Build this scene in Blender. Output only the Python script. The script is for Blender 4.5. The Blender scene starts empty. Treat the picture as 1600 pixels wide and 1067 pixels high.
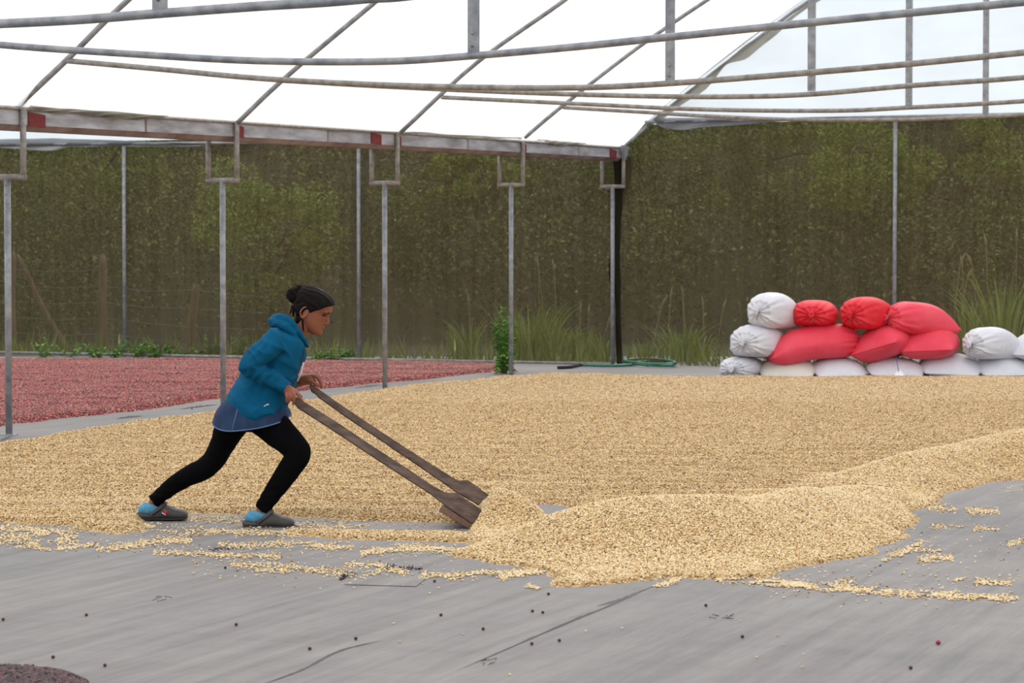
import bpy, bmesh, math, random
import numpy as np
from mathutils import Vector, Matrix, Euler, noise as mnoise
random.seed(7); rng = np.random.default_rng(7)
C = bpy.context.scene.collection
sc = bpy.context.scene

# ------------------------------------------------------------------ camera, sky, exposure
F = 3900.0; HC = 1.37; PITCH = math.atan(131.5 / F)
cam_d = bpy.data.cameras.new('camera'); cam = bpy.data.objects.new('camera', cam_d); C.objects.link(cam)
cam_d.sensor_width = 36; cam_d.lens = 36 * F / 1600
cam.location = (0, 0, HC); cam.rotation_euler = (math.pi / 2 - PITCH, 0, 0)
cam_d.clip_end = 500; cam_d.clip_start = 0.1
cam_d.dof.use_dof = True; cam_d.dof.focus_distance = 13.2; cam_d.dof.aperture_fstop = 8.0
sc.camera = cam
w = bpy.data.worlds.new('overcast'); sc.world = w; w.use_nodes = True
WN = w.node_tree.nodes; WL = w.node_tree.links
bg = WN['Background']; bg.inputs['Color'].default_value = (0.93, 0.965, 1.0, 1); bg.inputs['Strength'].default_value = 1.9
sun_d = bpy.data.lights.new('sun', 'SUN'); sun = bpy.data.objects.new('sun', sun_d); C.objects.link(sun)
sun_d.energy = 3.6; sun_d.angle = math.radians(35); sun_d.color = (1.0, 0.97, 0.92)
sun.rotation_euler = (math.radians(-54), 0, math.radians(-12))
sc.view_settings.view_transform = 'Standard'; sc.view_settings.look = 'None'
sc.view_settings.gamma = 1; sc.view_settings.use_curve_mapping = False; sc.view_settings.exposure = -0.45

# ------------------------------------------------------------------ helpers
sa, ca = math.sin(PITCH), math.cos(PITCH)
def ray(px, py):
    x = (px - 800) / F; y = -(py - 533.5) / F
    return Vector((x, ca + y * sa, -sa + y * ca))
def P(px, py, Y):
    d = ray(px, py); k = Y / d.y
    return Vector((d.x * k, Y, HC + d.z * k))
def G(px, py, z=0.0):
    d = ray(px, py); k = (z - HC) / d.z
    return Vector((d.x * k, d.y * k, z))
def lin(c):
    c = c / 255.0
    return c / 12.92 if c <= 0.04045 else ((c + 0.055) / 1.055) ** 2.4
def col(r, g, b): return (lin(r), lin(g), lin(b), 1)

def mat(name, base, rough=0.7, metal=0.0, spec=0.5, var=None, vscale=(8, 8, 8), bump=0.0, bscale=60, coord='Object', detail=6, bdist=0.02, stretch=None):
    m = bpy.data.materials.new(name); m.use_nodes = True
    N = m.node_tree.nodes; L = m.node_tree.links
    b = N['Principled BSDF']; b.inputs['Roughness'].default_value = rough; b.inputs['Metallic'].default_value = metal
    b.inputs['Specular IOR Level'].default_value = spec
    tc = N.new('ShaderNodeTexCoord'); mp = N.new('ShaderNodeMapping'); L.new(tc.outputs[coord], mp.inputs[0])
    mp.inputs['Scale'].default_value = vscale
    if stretch: mp.inputs['Rotation'].default_value = stretch
    if var is not None:
        nz = N.new('ShaderNodeTexNoise'); nz.inputs['Scale'].default_value = 1; nz.inputs['Detail'].default_value = detail
        L.new(mp.outputs[0], nz.inputs['Vector'])
        rp = N.new('ShaderNodeValToRGB'); rp.color_ramp.elements[0].position = 0.32; rp.color_ramp.elements[1].position = 0.68
        rp.color_ramp.elements[0].color = base; rp.color_ramp.elements[1].color = var
        L.new(nz.outputs[0], rp.inputs[0]); L.new(rp.outputs[0], b.inputs['Base Color'])
    else: b.inputs['Base Color'].default_value = base
    if bump:
        n2 = N.new('ShaderNodeTexNoise'); n2.inputs['Scale'].default_value = bscale; n2.inputs['Detail'].default_value = 5
        L.new(tc.outputs[coord], n2.inputs['Vector'])
        bp = N.new('ShaderNodeBump'); bp.inputs['Strength'].default_value = bump; bp.inputs['Distance'].default_value = bdist
        L.new(n2.outputs[0], bp.inputs['Height']); L.new(bp.outputs[0], b.inputs['Normal'])
    return m

def link(name, me, m=None, parent=None, smooth=False, kind=None, label=None, cat=None, group=None):
    if m is not None and not me.materials: me.materials.append(m)
    if smooth: me.polygons.foreach_set('use_smooth', [True] * len(me.polygons)); me.update()
    o = bpy.data.objects.new(name, me); C.objects.link(o)
    if parent is not None: o.parent = parent
    tag(o, label, cat, group, kind); return o
def tag(o, label=None, cat=None, group=None, kind=None):
    if label: o['label'] = label
    if cat: o['category'] = cat
    if group: o['group'] = group
    if kind: o['kind'] = kind
    return o
def thing(name, label, cat, loc=(0, 0, 0), group=None):
    o = bpy.data.objects.new(name, None); C.objects.link(o); o.location = loc; o.empty_display_size = 0.1
    return tag(o, label, cat, group)
class MB:
    def __init__(s): s.v = []; s.f = []
    def add(s, vs, fs):
        n = len(s.v); s.v += [tuple(v) for v in vs]; s.f += [tuple(i + n for i in f) for f in fs]; return s
    def box8(s, c):   # c: 8 corners, bottom 4 then top 4
        return s.add(c, [(0, 3, 2, 1), (4, 5, 6, 7), (0, 1, 5, 4), (1, 2, 6, 5), (2, 3, 7, 6), (3, 0, 4, 7)])
    def box(s, c, hx, hy, hz, ax=(1, 0, 0), ay=(0, 1, 0), az=(0, 0, 1)):
        c = Vector(c); ax = Vector(ax) * hx; ay = Vector(ay) * hy; az = Vector(az) * hz
        return s.box8([c - ax - ay - az, c + ax - ay - az, c + ax + ay - az, c - ax + ay - az, c - ax - ay + az, c + ax - ay + az, c + ax + ay + az, c - ax + ay + az])
    def tube(s, pts, r, n=12, caps=True):
        pts = [Vector(p) for p in pts]; rs = r if isinstance(r, (list, tuple)) else [r] * len(pts)
        up = Vector((0, 0, 1)); t0 = (pts[1] - pts[0]).normalized()
        if abs(t0.dot(up)) > 0.95: up = Vector((0, 1, 0))
        u = (up - t0 * up.dot(t0)).normalized(); vs = []
        for i, p in enumerate(pts):
            t = (pts[min(i + 1, len(pts) - 1)] - pts[max(i - 1, 0)]).normalized()
            u = (u - t * u.dot(t)).normalized(); w_ = t.cross(u)
            for k in range(n):
                a = 2 * math.pi * k / n; vs.append(p + (u * math.cos(a) + w_ * math.sin(a)) * rs[i])
        fs = [(i * n + k, i * n + (k + 1) % n, (i + 1) * n + (k + 1) % n, (i + 1) * n + k) for i in range(len(pts) - 1) for k in range(n)]
        if caps: fs += [tuple(range(n))[::-1], tuple((len(pts) - 1) * n + k for k in range(n))]
        return s.add(vs, fs)
    def ell(s, c, rx, ry, rz, M=None, nu=16, nv=10):
        vs = []; c = Vector(c)
        for j in range(nv + 1):
            ph = math.pi * j / nv
            for i in range(nu):
                th = 2 * math.pi * i / nu
                p = Vector((rx * math.sin(ph) * math.cos(th), ry * math.sin(ph) * math.sin(th), rz * math.cos(ph)))
                if M is not None: p = M @ p
                vs.append(c + p)
        fs = [(j * nu + i, (j + 1) * nu + i, (j + 1) * nu + (i + 1) % nu, j * nu + (i + 1) % nu) for j in range(nv) for i in range(nu)]
        return s.add(vs, fs)
    def mesh(s, name='m'):
        me = bpy.data.meshes.new(name); me.from_pydata([tuple(v) for v in s.v], [], s.f); me.validate(); me.update(); return me
    def build(s, name, m, parent=None, smooth=False, **k): return link(name, s.mesh(name), m, parent, smooth, **k)

def spline(pts, n):
    """catmull-rom resample of rows of numbers"""
    A = np.array(pts, float)
    if len(A) < 3: return np.array([A[0] + (A[-1] - A[0]) * t for t in np.linspace(0, 1, n)])
    E = np.vstack([2 * A[0] - A[1], A, 2 * A[-1] - A[-2]]); out = []
    for t in np.linspace(0, len(A) - 1 - 1e-9, n):
        i = int(t); f = t - i; p0, p1, p2, p3 = E[i], E[i + 1], E[i + 2], E[i + 3]
        out.append(0.5 * (2 * p1 + (p2 - p0) * f + (2 * p0 - 5 * p1 + 4 * p2 - p3) * f * f + (3 * p1 - p0 - 3 * p2 + p3) * f ** 3))
    return np.array(out)

def vnoise(x, y, seed=0):
    xi = np.floor(x).astype(np.int64); yi = np.floor(y).astype(np.int64); xf = x - xi; yf = y - yi
    def h(a, b):
        n = (a * 374761393 + b * 668265263 + seed * 144665) & 0x7fffffff
        n = ((n ^ (n >> 13)) * 1274126177) & 0x7fffffff
        return ((n ^ (n >> 16)) & 0xffff) / 65535.0
    u = xf * xf * (3 - 2 * xf); v = yf * yf * (3 - 2 * yf)
    return (h(xi, yi) * (1 - u) + h(xi + 1, yi) * u) * (1 - v) + (h(xi, yi + 1) * (1 - u) + h(xi + 1, yi + 1) * u) * v

# tunnel frame: axis direction AX (along the gutter), transverse direction TR (to the right, towards the camera)
TH = math.radians(22.3)
AX = Vector((math.sin(TH), math.cos(TH), 0)); TR = Vector((math.cos(TH), -math.sin(TH), 0)); ZV = Vector((0, 0, 1))
P1 = Vector((-3.88, 19.22, 0)); BAY = 3.4
def post_xy(k): return P1 + AX * (BAY * (k - 1))
def in_truss(px, py, k):
    """photo point -> (s, z) in the plane of truss k"""
    o = post_xy(k); d = ray(px, py); n = AX
    t = (o - Vector((0, 0, HC))).dot(n) / d.dot(n)
    p = Vector((0, 0, HC)) + d * t
    return (p - o).dot(TR), p.z
def zg(k): return 2.51 + 0.062 * (k - 1)
def T3(k, s, z): v = post_xy(k) + TR * s; v.z = z; return v

# ------------------------------------------------------------------ materials
M_steel = mat('galvanised_steel', col(118, 122, 130), 0.55, 0.35, var=col(160, 160, 162), vscale=(14, 14, 14), bump=0.15)
M_steel_old = mat('weathered_steel', col(122, 115, 108), 0.7, 0.15, var=col(160, 156, 152), vscale=(18, 18, 18), bump=0.25)
M_gutter = mat('gutter_metal', col(178, 178, 186), 0.6, 0.15, var=col(128, 124, 128), vscale=(3, 3, 14), detail=8)
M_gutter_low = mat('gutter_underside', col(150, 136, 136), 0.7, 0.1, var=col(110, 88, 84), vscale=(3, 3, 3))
M_red = mat('red_primer', col(122, 34, 36), 0.8, var=col(92, 28, 30), vscale=(30, 30, 30))
M_flap = None

def film_mat(name, tint, trans_c, tr_frac, dirt=0.0):
    m = bpy.data.materials.new(name); m.use_nodes = True; N = m.node_tree.nodes; L = m.node_tree.links
    N.remove(N['Principled BSDF']); out = N['Material Output']
    tb = N.new('ShaderNodeBsdfTranslucent'); df = N.new('ShaderNodeBsdfDiffuse'); tp = N.new('ShaderNodeBsdfTransparent')
    tc = N.new('ShaderNodeTexCoord'); mp = N.new('ShaderNodeMapping'); mp.inputs['Scale'].default_value = (1.2, 1.2, 3); L.new(tc.outputs['Object'], mp.inputs[0])
    nz = N.new('ShaderNodeTexNoise'); nz.inputs['Scale'].default_value = 2; nz.inputs['Detail'].default_value = 8; L.new(mp.outputs[0], nz.inputs['Vector'])
    rp = N.new('ShaderNodeValToRGB'); rp.color_ramp.elements[0].position = 0.3; rp.color_ramp.elements[1].position = 0.7
    c2 = tuple(a * (1 - dirt) for a in trans_c[:3]) + (1,)
    rp.color_ramp.elements[0].color = c2; rp.color_ramp.elements[1].color = trans_c
    L.new(nz.outputs[0], rp.inputs[0]); L.new(rp.outputs[0], tb.inputs[0]); df.inputs[0].default_value = tint; tp.inputs[0].default_value = (1, 1, 1, 1)
    m1 = N.new('ShaderNodeMixShader'); m1.inputs[0].default_value = 0.12; L.new(tb.outputs[0], m1.inputs[1]); L.new(df.outputs[0], m1.inputs[2])
    m2 = N.new('ShaderNodeMixShader'); m2.inputs[0].default_value = tr_frac; L.new(m1.outputs[0], m2.inputs[1]); L.new(tp.outputs[0], m2.inputs[2])
    L.new(m2.outputs[0], out.inputs[0]); return m
M_film = film_mat('roof_film', (0.75, 0.75, 0.74, 1), (0.96, 0.96, 0.955, 1), 0.12, 0.03)
M_gable = film_mat('gable_film', (0.80, 0.83, 0.86, 1), (0.75, 0.82, 0.89, 1), 0.07, 0.05)
M_flap = film_mat('dusty_film', (0.42, 0.39, 0.33, 1), (0.42, 0.39, 0.33, 1), 0.02, 0.35)
M_flapg = film_mat('grey_film', (0.36, 0.36, 0.38, 1), (0.42, 0.42, 0.45, 1), 0.02, 0.35)

def net_mat(name, open_frac, c, c2):
    m = bpy.data.materials.new(name); m.use_nodes = True; N = m.node_tree.nodes; L = m.node_tree.links
    N.remove(N['Principled BSDF']); out = N['Material Output']
    df = N.new('ShaderNodeBsdfDiffuse'); tp = N.new('ShaderNodeBsdfTransparent')
    tc = N.new('ShaderNodeTexCoord'); mp = N.new('ShaderNodeMapping'); mp.inputs['Scale'].default_value = (9, 9, 0.35); L.new(tc.outputs['Object'], mp.inputs[0])
    nz = N.new('ShaderNodeTexNoise'); nz.inputs['Scale'].default_value = 1.6; nz.inputs['Detail'].default_value = 7; L.new(mp.outputs[0], nz.inputs['Vector'])
    rp = N.new('ShaderNodeValToRGB'); rp.color_ramp.elements[0].position = 0.3; rp.color_ramp.elements[1].position = 0.72
    rp.color_ramp.elements[0].color = c; rp.color_ramp.elements[1].color = c2; L.new(nz.outputs[0], rp.inputs[0]); L.new(rp.outputs[0], df.inputs[0])
    mr = N.new('ShaderNodeMapRange'); mr.inputs[3].default_value = open_frac - 0.11; mr.inputs[4].default_value = open_frac + 0.11
    L.new(nz.outputs[0], mr.inputs[0])
    mx = N.new('ShaderNodeMixShader'); L.new(mr.outputs[0], mx.inputs[0]); L.new(df.outputs[0], mx.inputs[1]); L.new(tp.outputs[0], mx.inputs[2])
    L.new(mx.outputs[0], out.inputs[0]); return m
M_net = net_mat('shade_net', 0.36, col(76, 70, 50), col(96, 88, 64))
M_netd = net_mat('bunched_shade_net', 0.17, col(34, 30, 25), col(46, 41, 34))

# ground cloth, woven, stripes along the tunnel axis
def cloth_mat():
    m = bpy.data.materials.new('ground_cloth'); m.use_nodes = True; N = m.node_tree.nodes; L = m.node_tree.links
    b = N['Principled BSDF']; b.inputs['Roughness'].default_value = 0.62; b.inputs['Specular IOR Level'].default_value = 0.35
    tc = N.new('ShaderNodeTexCoord'); mp = N.new('ShaderNodeMapping'); mp.vector_type = 'TEXTURE'
    mp.inputs['Rotation'].default_value = (0, 0, -TH); L.new(tc.outputs['Object'], mp.inputs[0])
    def nz(scale_vec, s, det, dist=0.0):
        k = N.new('ShaderNodeMapping'); k.inputs['Scale'].default_value = scale_vec; L.new(mp.outputs[0], k.inputs[0])
        n = N.new('ShaderNodeTexNoise'); n.inputs['Scale'].default_value = s; n.inputs['Detail'].default_value = det; n.inputs['Distortion'].default_value = dist
        L.new(k.outputs[0], n.inputs['Vector']); return n
    stk = nz((9, 0.45, 1), 1.5, 9, 0.4); fine = nz((70, 6, 1), 1.0, 6); big = nz((1, 1, 1), 0.55, 6, 0.6); cross = nz((1.2, 5, 1), 1.2, 6, 0.5)
    r1 = N.new('ShaderNodeValToRGB'); e = r1.color_ramp.elements
    e[0].position = 0.33; e[0].color = col(120, 115, 114); e[1].position = 0.66; e[1].color = col(139, 134, 131)
    L.new(stk.outputs[0], r1.inputs[0])
    r2 = N.new('ShaderNodeValToRGB'); e = r2.color_ramp.elements; e[0].position = 0.35; e[0].color = (0.66, 0.66, 0.70, 1); e[1].position = 0.62; e[1].color = (1.07, 1.05, 1.03, 1)
    L.new(big.outputs[0], r2.inputs[0])
    mx = N.new('ShaderNodeMix'); mx.data_type = 'RGBA'; mx.blend_type = 'MULTIPLY'; mx.inputs[0].default_value = 0.55
    L.new(r1.outputs[0], mx.inputs[6]); L.new(r2.outputs[0], mx.inputs[7])
    r3 = N.new('ShaderNodeValToRGB'); e = r3.color_ramp.elements; e[0].position = 0.3; e[0].color = (0.84, 0.83, 0.83, 1); e[1].position = 0.6; e[1].color = (1, 1, 1, 1)
    L.new(cross.outputs[0], r3.inputs[0])
    mx2 = N.new('ShaderNodeMix'); mx2.data_type = 'RGBA'; mx2.blend_type = 'MULTIPLY'; mx2.inputs[0].default_value = 0.5
    L.new(mx.outputs[2], mx2.inputs[6]); L.new(r3.outputs[0], mx2.inputs[7])
    r4 = N.new('ShaderNodeValToRGB'); e = r4.color_ramp.elements; e[0].position = 0.3; e[0].color = (0.8, 0.8, 0.8, 1); e[1].position = 0.7; e[1].color = (1.1, 1.1, 1.1, 1)
    L.new(fine.outputs[0], r4.inputs[0])
    mx3 = N.new('ShaderNodeMix'); mx3.data_type = 'RGBA'; mx3.blend_type = 'MULTIPLY'; mx3.inputs[0].default_value = 0.6
    L.new(mx2.outputs[2], mx3.inputs[6]); L.new(r4.outputs[0], mx3.inputs[7]); L.new(mx3.outputs[2], b.inputs['Base Color'])
    bp = N.new('ShaderNodeBump'); bp.inputs['Strength'].default_value = 0.3; bp.inputs['Distance'].default_value = 0.015
    ad = N.new('ShaderNodeMath'); ad.operation = 'ADD'; L.new(stk.outputs[0], ad.inputs[0]); L.new(cross.outputs[0], ad.inputs[1])
    L.new(ad.outputs[0], bp.inputs['Height']); L.new(bp.outputs[0], b.inputs['Normal'])
    return m
M_cloth = cloth_mat()

def grain_mat(name, stops, scale, bump=1.0):
    """bed of small pieces: colour per voronoi cell"""
    m = bpy.data.materials.new(name); m.use_nodes = True; N = m.node_tree.nodes; L = m.node_tree.links
    b = N['Principled BSDF']; b.inputs['Roughness'].default_value = 0.6
    tc = N.new('ShaderNodeTexCoord'); v = N.new('ShaderNodeTexVoronoi'); v.inputs['Scale'].default_value = scale; L.new(tc.outputs['Object'], v.inputs['Vector'])
    sp = N.new('ShaderNodeSeparateColor'); L.new(v.outputs['Color'], sp.inputs[0])
    rp = N.new('ShaderNodeValToRGB'); ramp(rp, stops); L.new(sp.outputs[0], rp.inputs[0]); L.new(rp.outputs[0], b.inputs['Base Color'])
    inv = N.new('ShaderNodeMath'); inv.operation = 'MULTIPLY'; inv.inputs[1].default_value = -1; L.new(v.outputs['Distance'], inv.inputs[0])
    bp = N.new('ShaderNodeBump'); bp.inputs['Strength'].default_value = bump; bp.inputs['Distance'].default_value = 0.006
    L.new(inv.outputs[0], bp.inputs['Height']); L.new(bp.outputs[0], b.inputs['Normal']); return m
def ramp(rp, stops):
    el = rp.color_ramp.elements
    while len(el) < len(stops): el.new(0.5)
    for e, (p, c) in zip(el, stops): e.position = p; e.color = c
def inst_mat(name, stops, rough=0.5, spec=0.4):
    m = bpy.data.materials.new(name); m.use_nodes = True; N = m.node_tree.nodes; L = m.node_tree.links
    b = N['Principled BSDF']; b.inputs['Roughness'].default_value = rough; b.inputs['Specular IOR Level'].default_value = spec
    oi = N.new('ShaderNodeObjectInfo'); rp = N.new('ShaderNodeValToRGB'); ramp(rp, stops)
    L.new(oi.outputs['Random'], rp.inputs[0]); L.new(rp.outputs[0], b.inputs['Base Color']); return m
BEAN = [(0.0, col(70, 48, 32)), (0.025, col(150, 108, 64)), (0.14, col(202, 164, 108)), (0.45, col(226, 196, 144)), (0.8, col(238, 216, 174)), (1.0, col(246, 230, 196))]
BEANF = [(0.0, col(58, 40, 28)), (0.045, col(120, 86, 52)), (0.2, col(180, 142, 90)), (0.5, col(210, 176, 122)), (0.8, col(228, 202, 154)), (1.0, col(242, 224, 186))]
BEANB = [(0.0, col(70, 48, 30)), (0.08, col(140, 104, 64)), (0.4, col(188, 150, 98)), (1.0, col(222, 192, 140))]
CHER = [(0.0, col(30, 16, 20)), (0.28, col(66, 24, 32)), (0.5, col(142, 44, 50)), (0.78, col(176, 70, 66)), (0.92, col(206, 122, 96)), (1.0, col(222, 176, 140))]
DCHER = [(0.0, col(22, 10, 14)), (0.5, col(52, 20, 26)), (0.9, col(88, 38, 40)), (1.0, col(128, 76, 68))]
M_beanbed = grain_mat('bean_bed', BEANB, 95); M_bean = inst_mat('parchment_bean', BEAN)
M_cherbed = grain_mat('cherry_bed', CHER, 70); M_cher = inst_mat('coffee_cherry', CHER, 0.4)
M_dcher = inst_mat('dark_cherry', DCHER, 0.45); M_dbed = grain_mat('dark_cherry_bed', DCHER, 80)

# ------------------------------------------------------------------ ground
def grid_sheet(x0, x1, y0, y1, nx, ny, zf):
    b = MB(); vs = [(x0 + (x1 - x0) * i / nx, y0 + (y1 - y0) * j / ny) for j in range(ny + 1) for i in range(nx + 1)]
    X = np.array([v[0] for v in vs]); Y = np.array([v[1] for v in vs]); Z = zf(X, Y)
    b.v = list(zip(X.tolist(), Y.tolist(), Z.tolist()))
    b.f = [(j * (nx + 1) + i, j * (nx + 1) + i + 1, (j + 1) * (nx + 1) + i + 1, (j + 1) * (nx + 1) + i) for j in range(ny) for i in range(nx)]
    return b
floor = grid_sheet(-16, 16, 2, 34.5, 90, 90, lambda X, Y: np.zeros_like(X)).build('floor', M_cloth, None, True, kind='structure')
# cloth edge beyond follows the back wall: cut by the outside ground lying slightly above
M_dirt = mat('outside_grass_ground', col(50, 50, 32), 0.95, var=col(70, 58, 42), vscale=(1.2, 1.2, 1.2), bump=0.5, bscale=8)
def hill(X, Y):
    d = np.maximum(0, (Y - 41)); return -0.02 + 0.33 * d - 0.0009 * d * d + 0.5 * (vnoise(X * .3, Y * .3, 3) - .5) * np.minimum(1, d * .2)
grid_sheet(-60, 60, 33.0, 110, 80, 60, lambda X, Y: np.where(Y < 41, -0.03, hill(X, Y))).build('outside_ground', M_dirt, None, True, kind='structure')
grid_sheet(-70, 70, -30, 35, 10, 10, lambda X, Y: np.full_like(X, -0.05)).build('yard_ground', M_dirt, None, kind='structure')

# creases in the cloth (raised folds) - children of the floor
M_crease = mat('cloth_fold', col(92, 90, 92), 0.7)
def crease(pts, wd):
    g = [G(x, y) for x, y in pts]; S = spline([tuple(p) for p in g], 40); b = MB()
    vs = []; n = len(S)
    for i, p in enumerate(S):
        t = S[min(i + 1, n - 1)] - S[max(i - 1, 0)]; t = t / np.linalg.norm(t); nn = np.array([t[1], -t[0], 0])
        e = wd * math.sin(math.pi * min(1, max(0.02, i / (n - 1)))) * (0.6 + 0.8 * random.random())
        for q, h in ((-2.2, 0.0), (-0.6, 0.5), (0.2, 1.0), (0.5, 0.2), (1.0, 0.0)): vs.append(p + nn * e * q + np.array([0, 0, 0.0012 + h * e * 1.1]))
    fs = [(i * 5 + k, i * 5 + k + 1, (i + 1) * 5 + k + 1, (i + 1) * 5 + k) for i in range(n - 1) for k in range(4)]
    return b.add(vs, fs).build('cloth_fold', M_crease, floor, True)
crease([(715, 1048), (770, 1024), (830, 998), (900, 968), (945, 950), (1000, 925), (1048, 905)], 0.0045)
crease([(395, 1075), (470, 1048), (530, 1018), (600, 1000)], 0.004)
crease([(1010, 920), (975, 935), (930, 948)], 0.005)
crease([(1240, 870), (1330, 845), (1400, 835), (1423, 833)], 0.005)
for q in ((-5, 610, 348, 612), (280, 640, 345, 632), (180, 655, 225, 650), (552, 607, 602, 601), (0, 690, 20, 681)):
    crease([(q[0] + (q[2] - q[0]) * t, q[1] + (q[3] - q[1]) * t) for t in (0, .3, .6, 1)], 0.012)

# ------------------------------------------------------------------ bean and cherry beds (height fields over footprints measured on the ground)
def poly(pts): return np.array([tuple(G(x, y))[:2] for x, y in pts])
def sdist(X, Y, pg):
    """signed distance, positive inside"""
    d = np.full(X.shape, 1e9); inside = np.zeros(X.shape, bool); n = len(pg)
    for i in range(n):
        ax, ay = pg[i]; bx, by = pg[(i + 1) % n]; ex, ey = bx - ax, by - ay
        t = np.clip(((X - ax) * ex + (Y - ay) * ey) / (ex * ex + ey * ey + 1e-12), 0, 1)
        d = np.minimum(d, (X - ax - t * ex) ** 2 + (Y - ay - t * ey) ** 2)
        c = ((ay > Y) != (by > Y)); xx = ax + (Y - ay) * ex / (ey if abs(ey) > 1e-12 else 1e-12)
        inside ^= c & (X < xx)
    d = np.sqrt(d); return np.where(inside, d, -d)
FIELD = poly([(-60, 818), (0, 817), (57, 822), (100, 823), (150, 832), (187, 835), (219, 829), (226, 815), (288, 803), (400, 804), (459, 808), (587, 813), (712, 817), (745, 806), (800, 794), (850, 788),
              (950, 800), (1100, 820), (1300, 800), (1500, 755), (1800, 740), (1800, 593), (1600, 593), (1350, 592), (1100, 592), (1000, 590), (900, 588), (828, 588), (807, 590), (716, 598), (663, 602), (624, 607),
              (566, 616), (529, 621), (445, 633), (339, 647), (270, 654), (210, 661), (156, 672), (99, 679), (54, 690), (0, 696), (-60, 705)])
HEAPP = poly([(716, 866), (735, 850), (790, 826), (830, 818), (880, 806), (930, 800), (1000, 800), (1050, 790), (1150, 772), (1300, 745), (1450, 715), (1600, 700), (1800, 690), (1800, 742), (1600, 746), (1550, 753), (1480, 772), (1458, 790), (1424, 801),
              (1434, 812), (1402, 846), (1350, 868), (1262, 884), (1190, 905), (1120, 905), (1052, 903), (1000, 908), (930, 916), (872, 917), (850, 892), (760, 878)])
PUSHP = poly([(737, 805), (735, 828), (732, 848), (760, 852), (800, 845), (872, 828), (845, 806), (800, 792), (750, 788)])
ROWP = poly([(440, 829), (520, 830), (600, 832), (700, 833), (745, 836), (745, 848), (690, 847), (600, 845), (520, 842), (455, 836)])
GS = 0.036; gx = np.arange(-7.6, 7.6, GS); gy = np.arange(9.6, 30.6, GS); GX, GY = np.meshgrid(gx, gy)
def blob(px, py, h, sx, sy):
    c = G(px, py); return h * np.exp(-((GX - c.x) ** 2 / (2 * sx * sx) + (GY - c.y) ** 2 / (2 * sy * sy)))
def edge_jit(): return 0.10 * (vnoise(GX * 4, GY * 4, 5) - .5) + 0.06 * (vnoise(GX * 11, GY * 11, 6) - .5)
ej = edge_jit()
d1 = sdist(GX, GY, FIELD) + ej
rip = 0.015 * np.sin((GY * 1.0 + GX * 0.12 + 0.35 * vnoise(GX * 1.2, GY * 1.2, 8)) * 2 * math.pi / 0.42) + 0.018 * (vnoise(GX * 2, GY * 5, 9) - .5) + 0.014 * (vnoise(GX * 7, GY * 14, 10) - .5)
h1 = np.where(d1 > 0, np.minimum(0.45 * d1, 0.034 + rip * np.clip(d1 * 4, 0, 1)), -1)
d2 = sdist(GX, GY, HEAPP) + ej * .8
gsum = 0.02 + blob(885, 866, .12, .3, .28) + blob(1005, 858, .13, .3, .32) + blob(1140, 850, .15, .33, .36) + blob(1270, 828, .17, .34, .4) + blob(1375, 800, .14, .32, .4) + blob(1480, 750, .16, .42, .5) + blob(1620, 730, .17, .5, .55) + blob(1780, 725, .17, .5, .55)
gsum += 0.02 * (vnoise(GX * 2.5, GY * 2.5, 12) - .5) + 0.012 * (vnoise(GX * 8, GY * 8, 13) - .5)
lim = 0.58 * np.maximum(d2, 0); k_ = 0.04
h2 = np.where(d2 > 0, -k_ * np.log(np.exp(-lim / k_) + np.exp(-gsum / k_)), -1)
h2 = np.where(d2 > 0, np.maximum(h2, np.minimum(lim, .012)), -1)
d3 = sdist(GX, GY, PUSHP) + ej * .25
g3 = 0.03 + blob(764, 820, .155, .14, .20) + blob(815, 826, .07, .14, .12)
lim = 1.5 * np.maximum(d3, 0); h3 = np.where(d3 > 0, -.02 * np.log(np.exp(-lim / .02) + np.exp(-g3 / .02)), -1)
h3 = np.where(d3 > 0, np.maximum(h3, np.minimum(lim, .012)), -1)
d4 = sdist(GX, GY, ROWP) + ej * .25; h4 = np.where(d4 > 0, np.minimum(.35 * d4, .016), -1)
HB = np.maximum(np.maximum(h1, h2), np.maximum(h3, h4))
CHERP = poly([(-60, 676), (0, 666), (60, 659), (120, 652), (216, 642), (345, 623), (477, 610), (587, 599), (668, 593), (729, 585), (776, 581), (806, 577), (770, 571), (600, 567), (300, 564), (0, 564), (-60, 564)])
cx_ = np.arange(-8.5, 1.5, 0.06); cy_ = np.arange(19, 34.5, 0.06); CX, CY = np.meshgrid(cx_, cy_)
dc = sdist(CX, CY, CHERP) + .12 * (vnoise(CX * 4, CY * 4, 21) - .5)
HCH = np.where(dc > 0, np.minimum(.35 * dc, .035 + .02 * (vnoise(CX * 2, CY * 3, 22) - .5)), -1)
DARKP = poly([(-80, 1050), (0, 1051), (60, 1052), (100, 1058), (130, 1068), (150, 1090), (-80, 1110)])
dx_ = np.arange(-3.2, -1.0, 0.02); dy_ = np.arange(7.0, 8.6, 0.02); DX, DY = np.meshgrid(dx_, dy_)
dd = sdist(DX, DY, DARKP) + .05 * (vnoise(DX * 9, DY * 9, 31) - .5); HD = np.where(dd > 0, np.minimum(.5 * dd, .03), -1)

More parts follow.
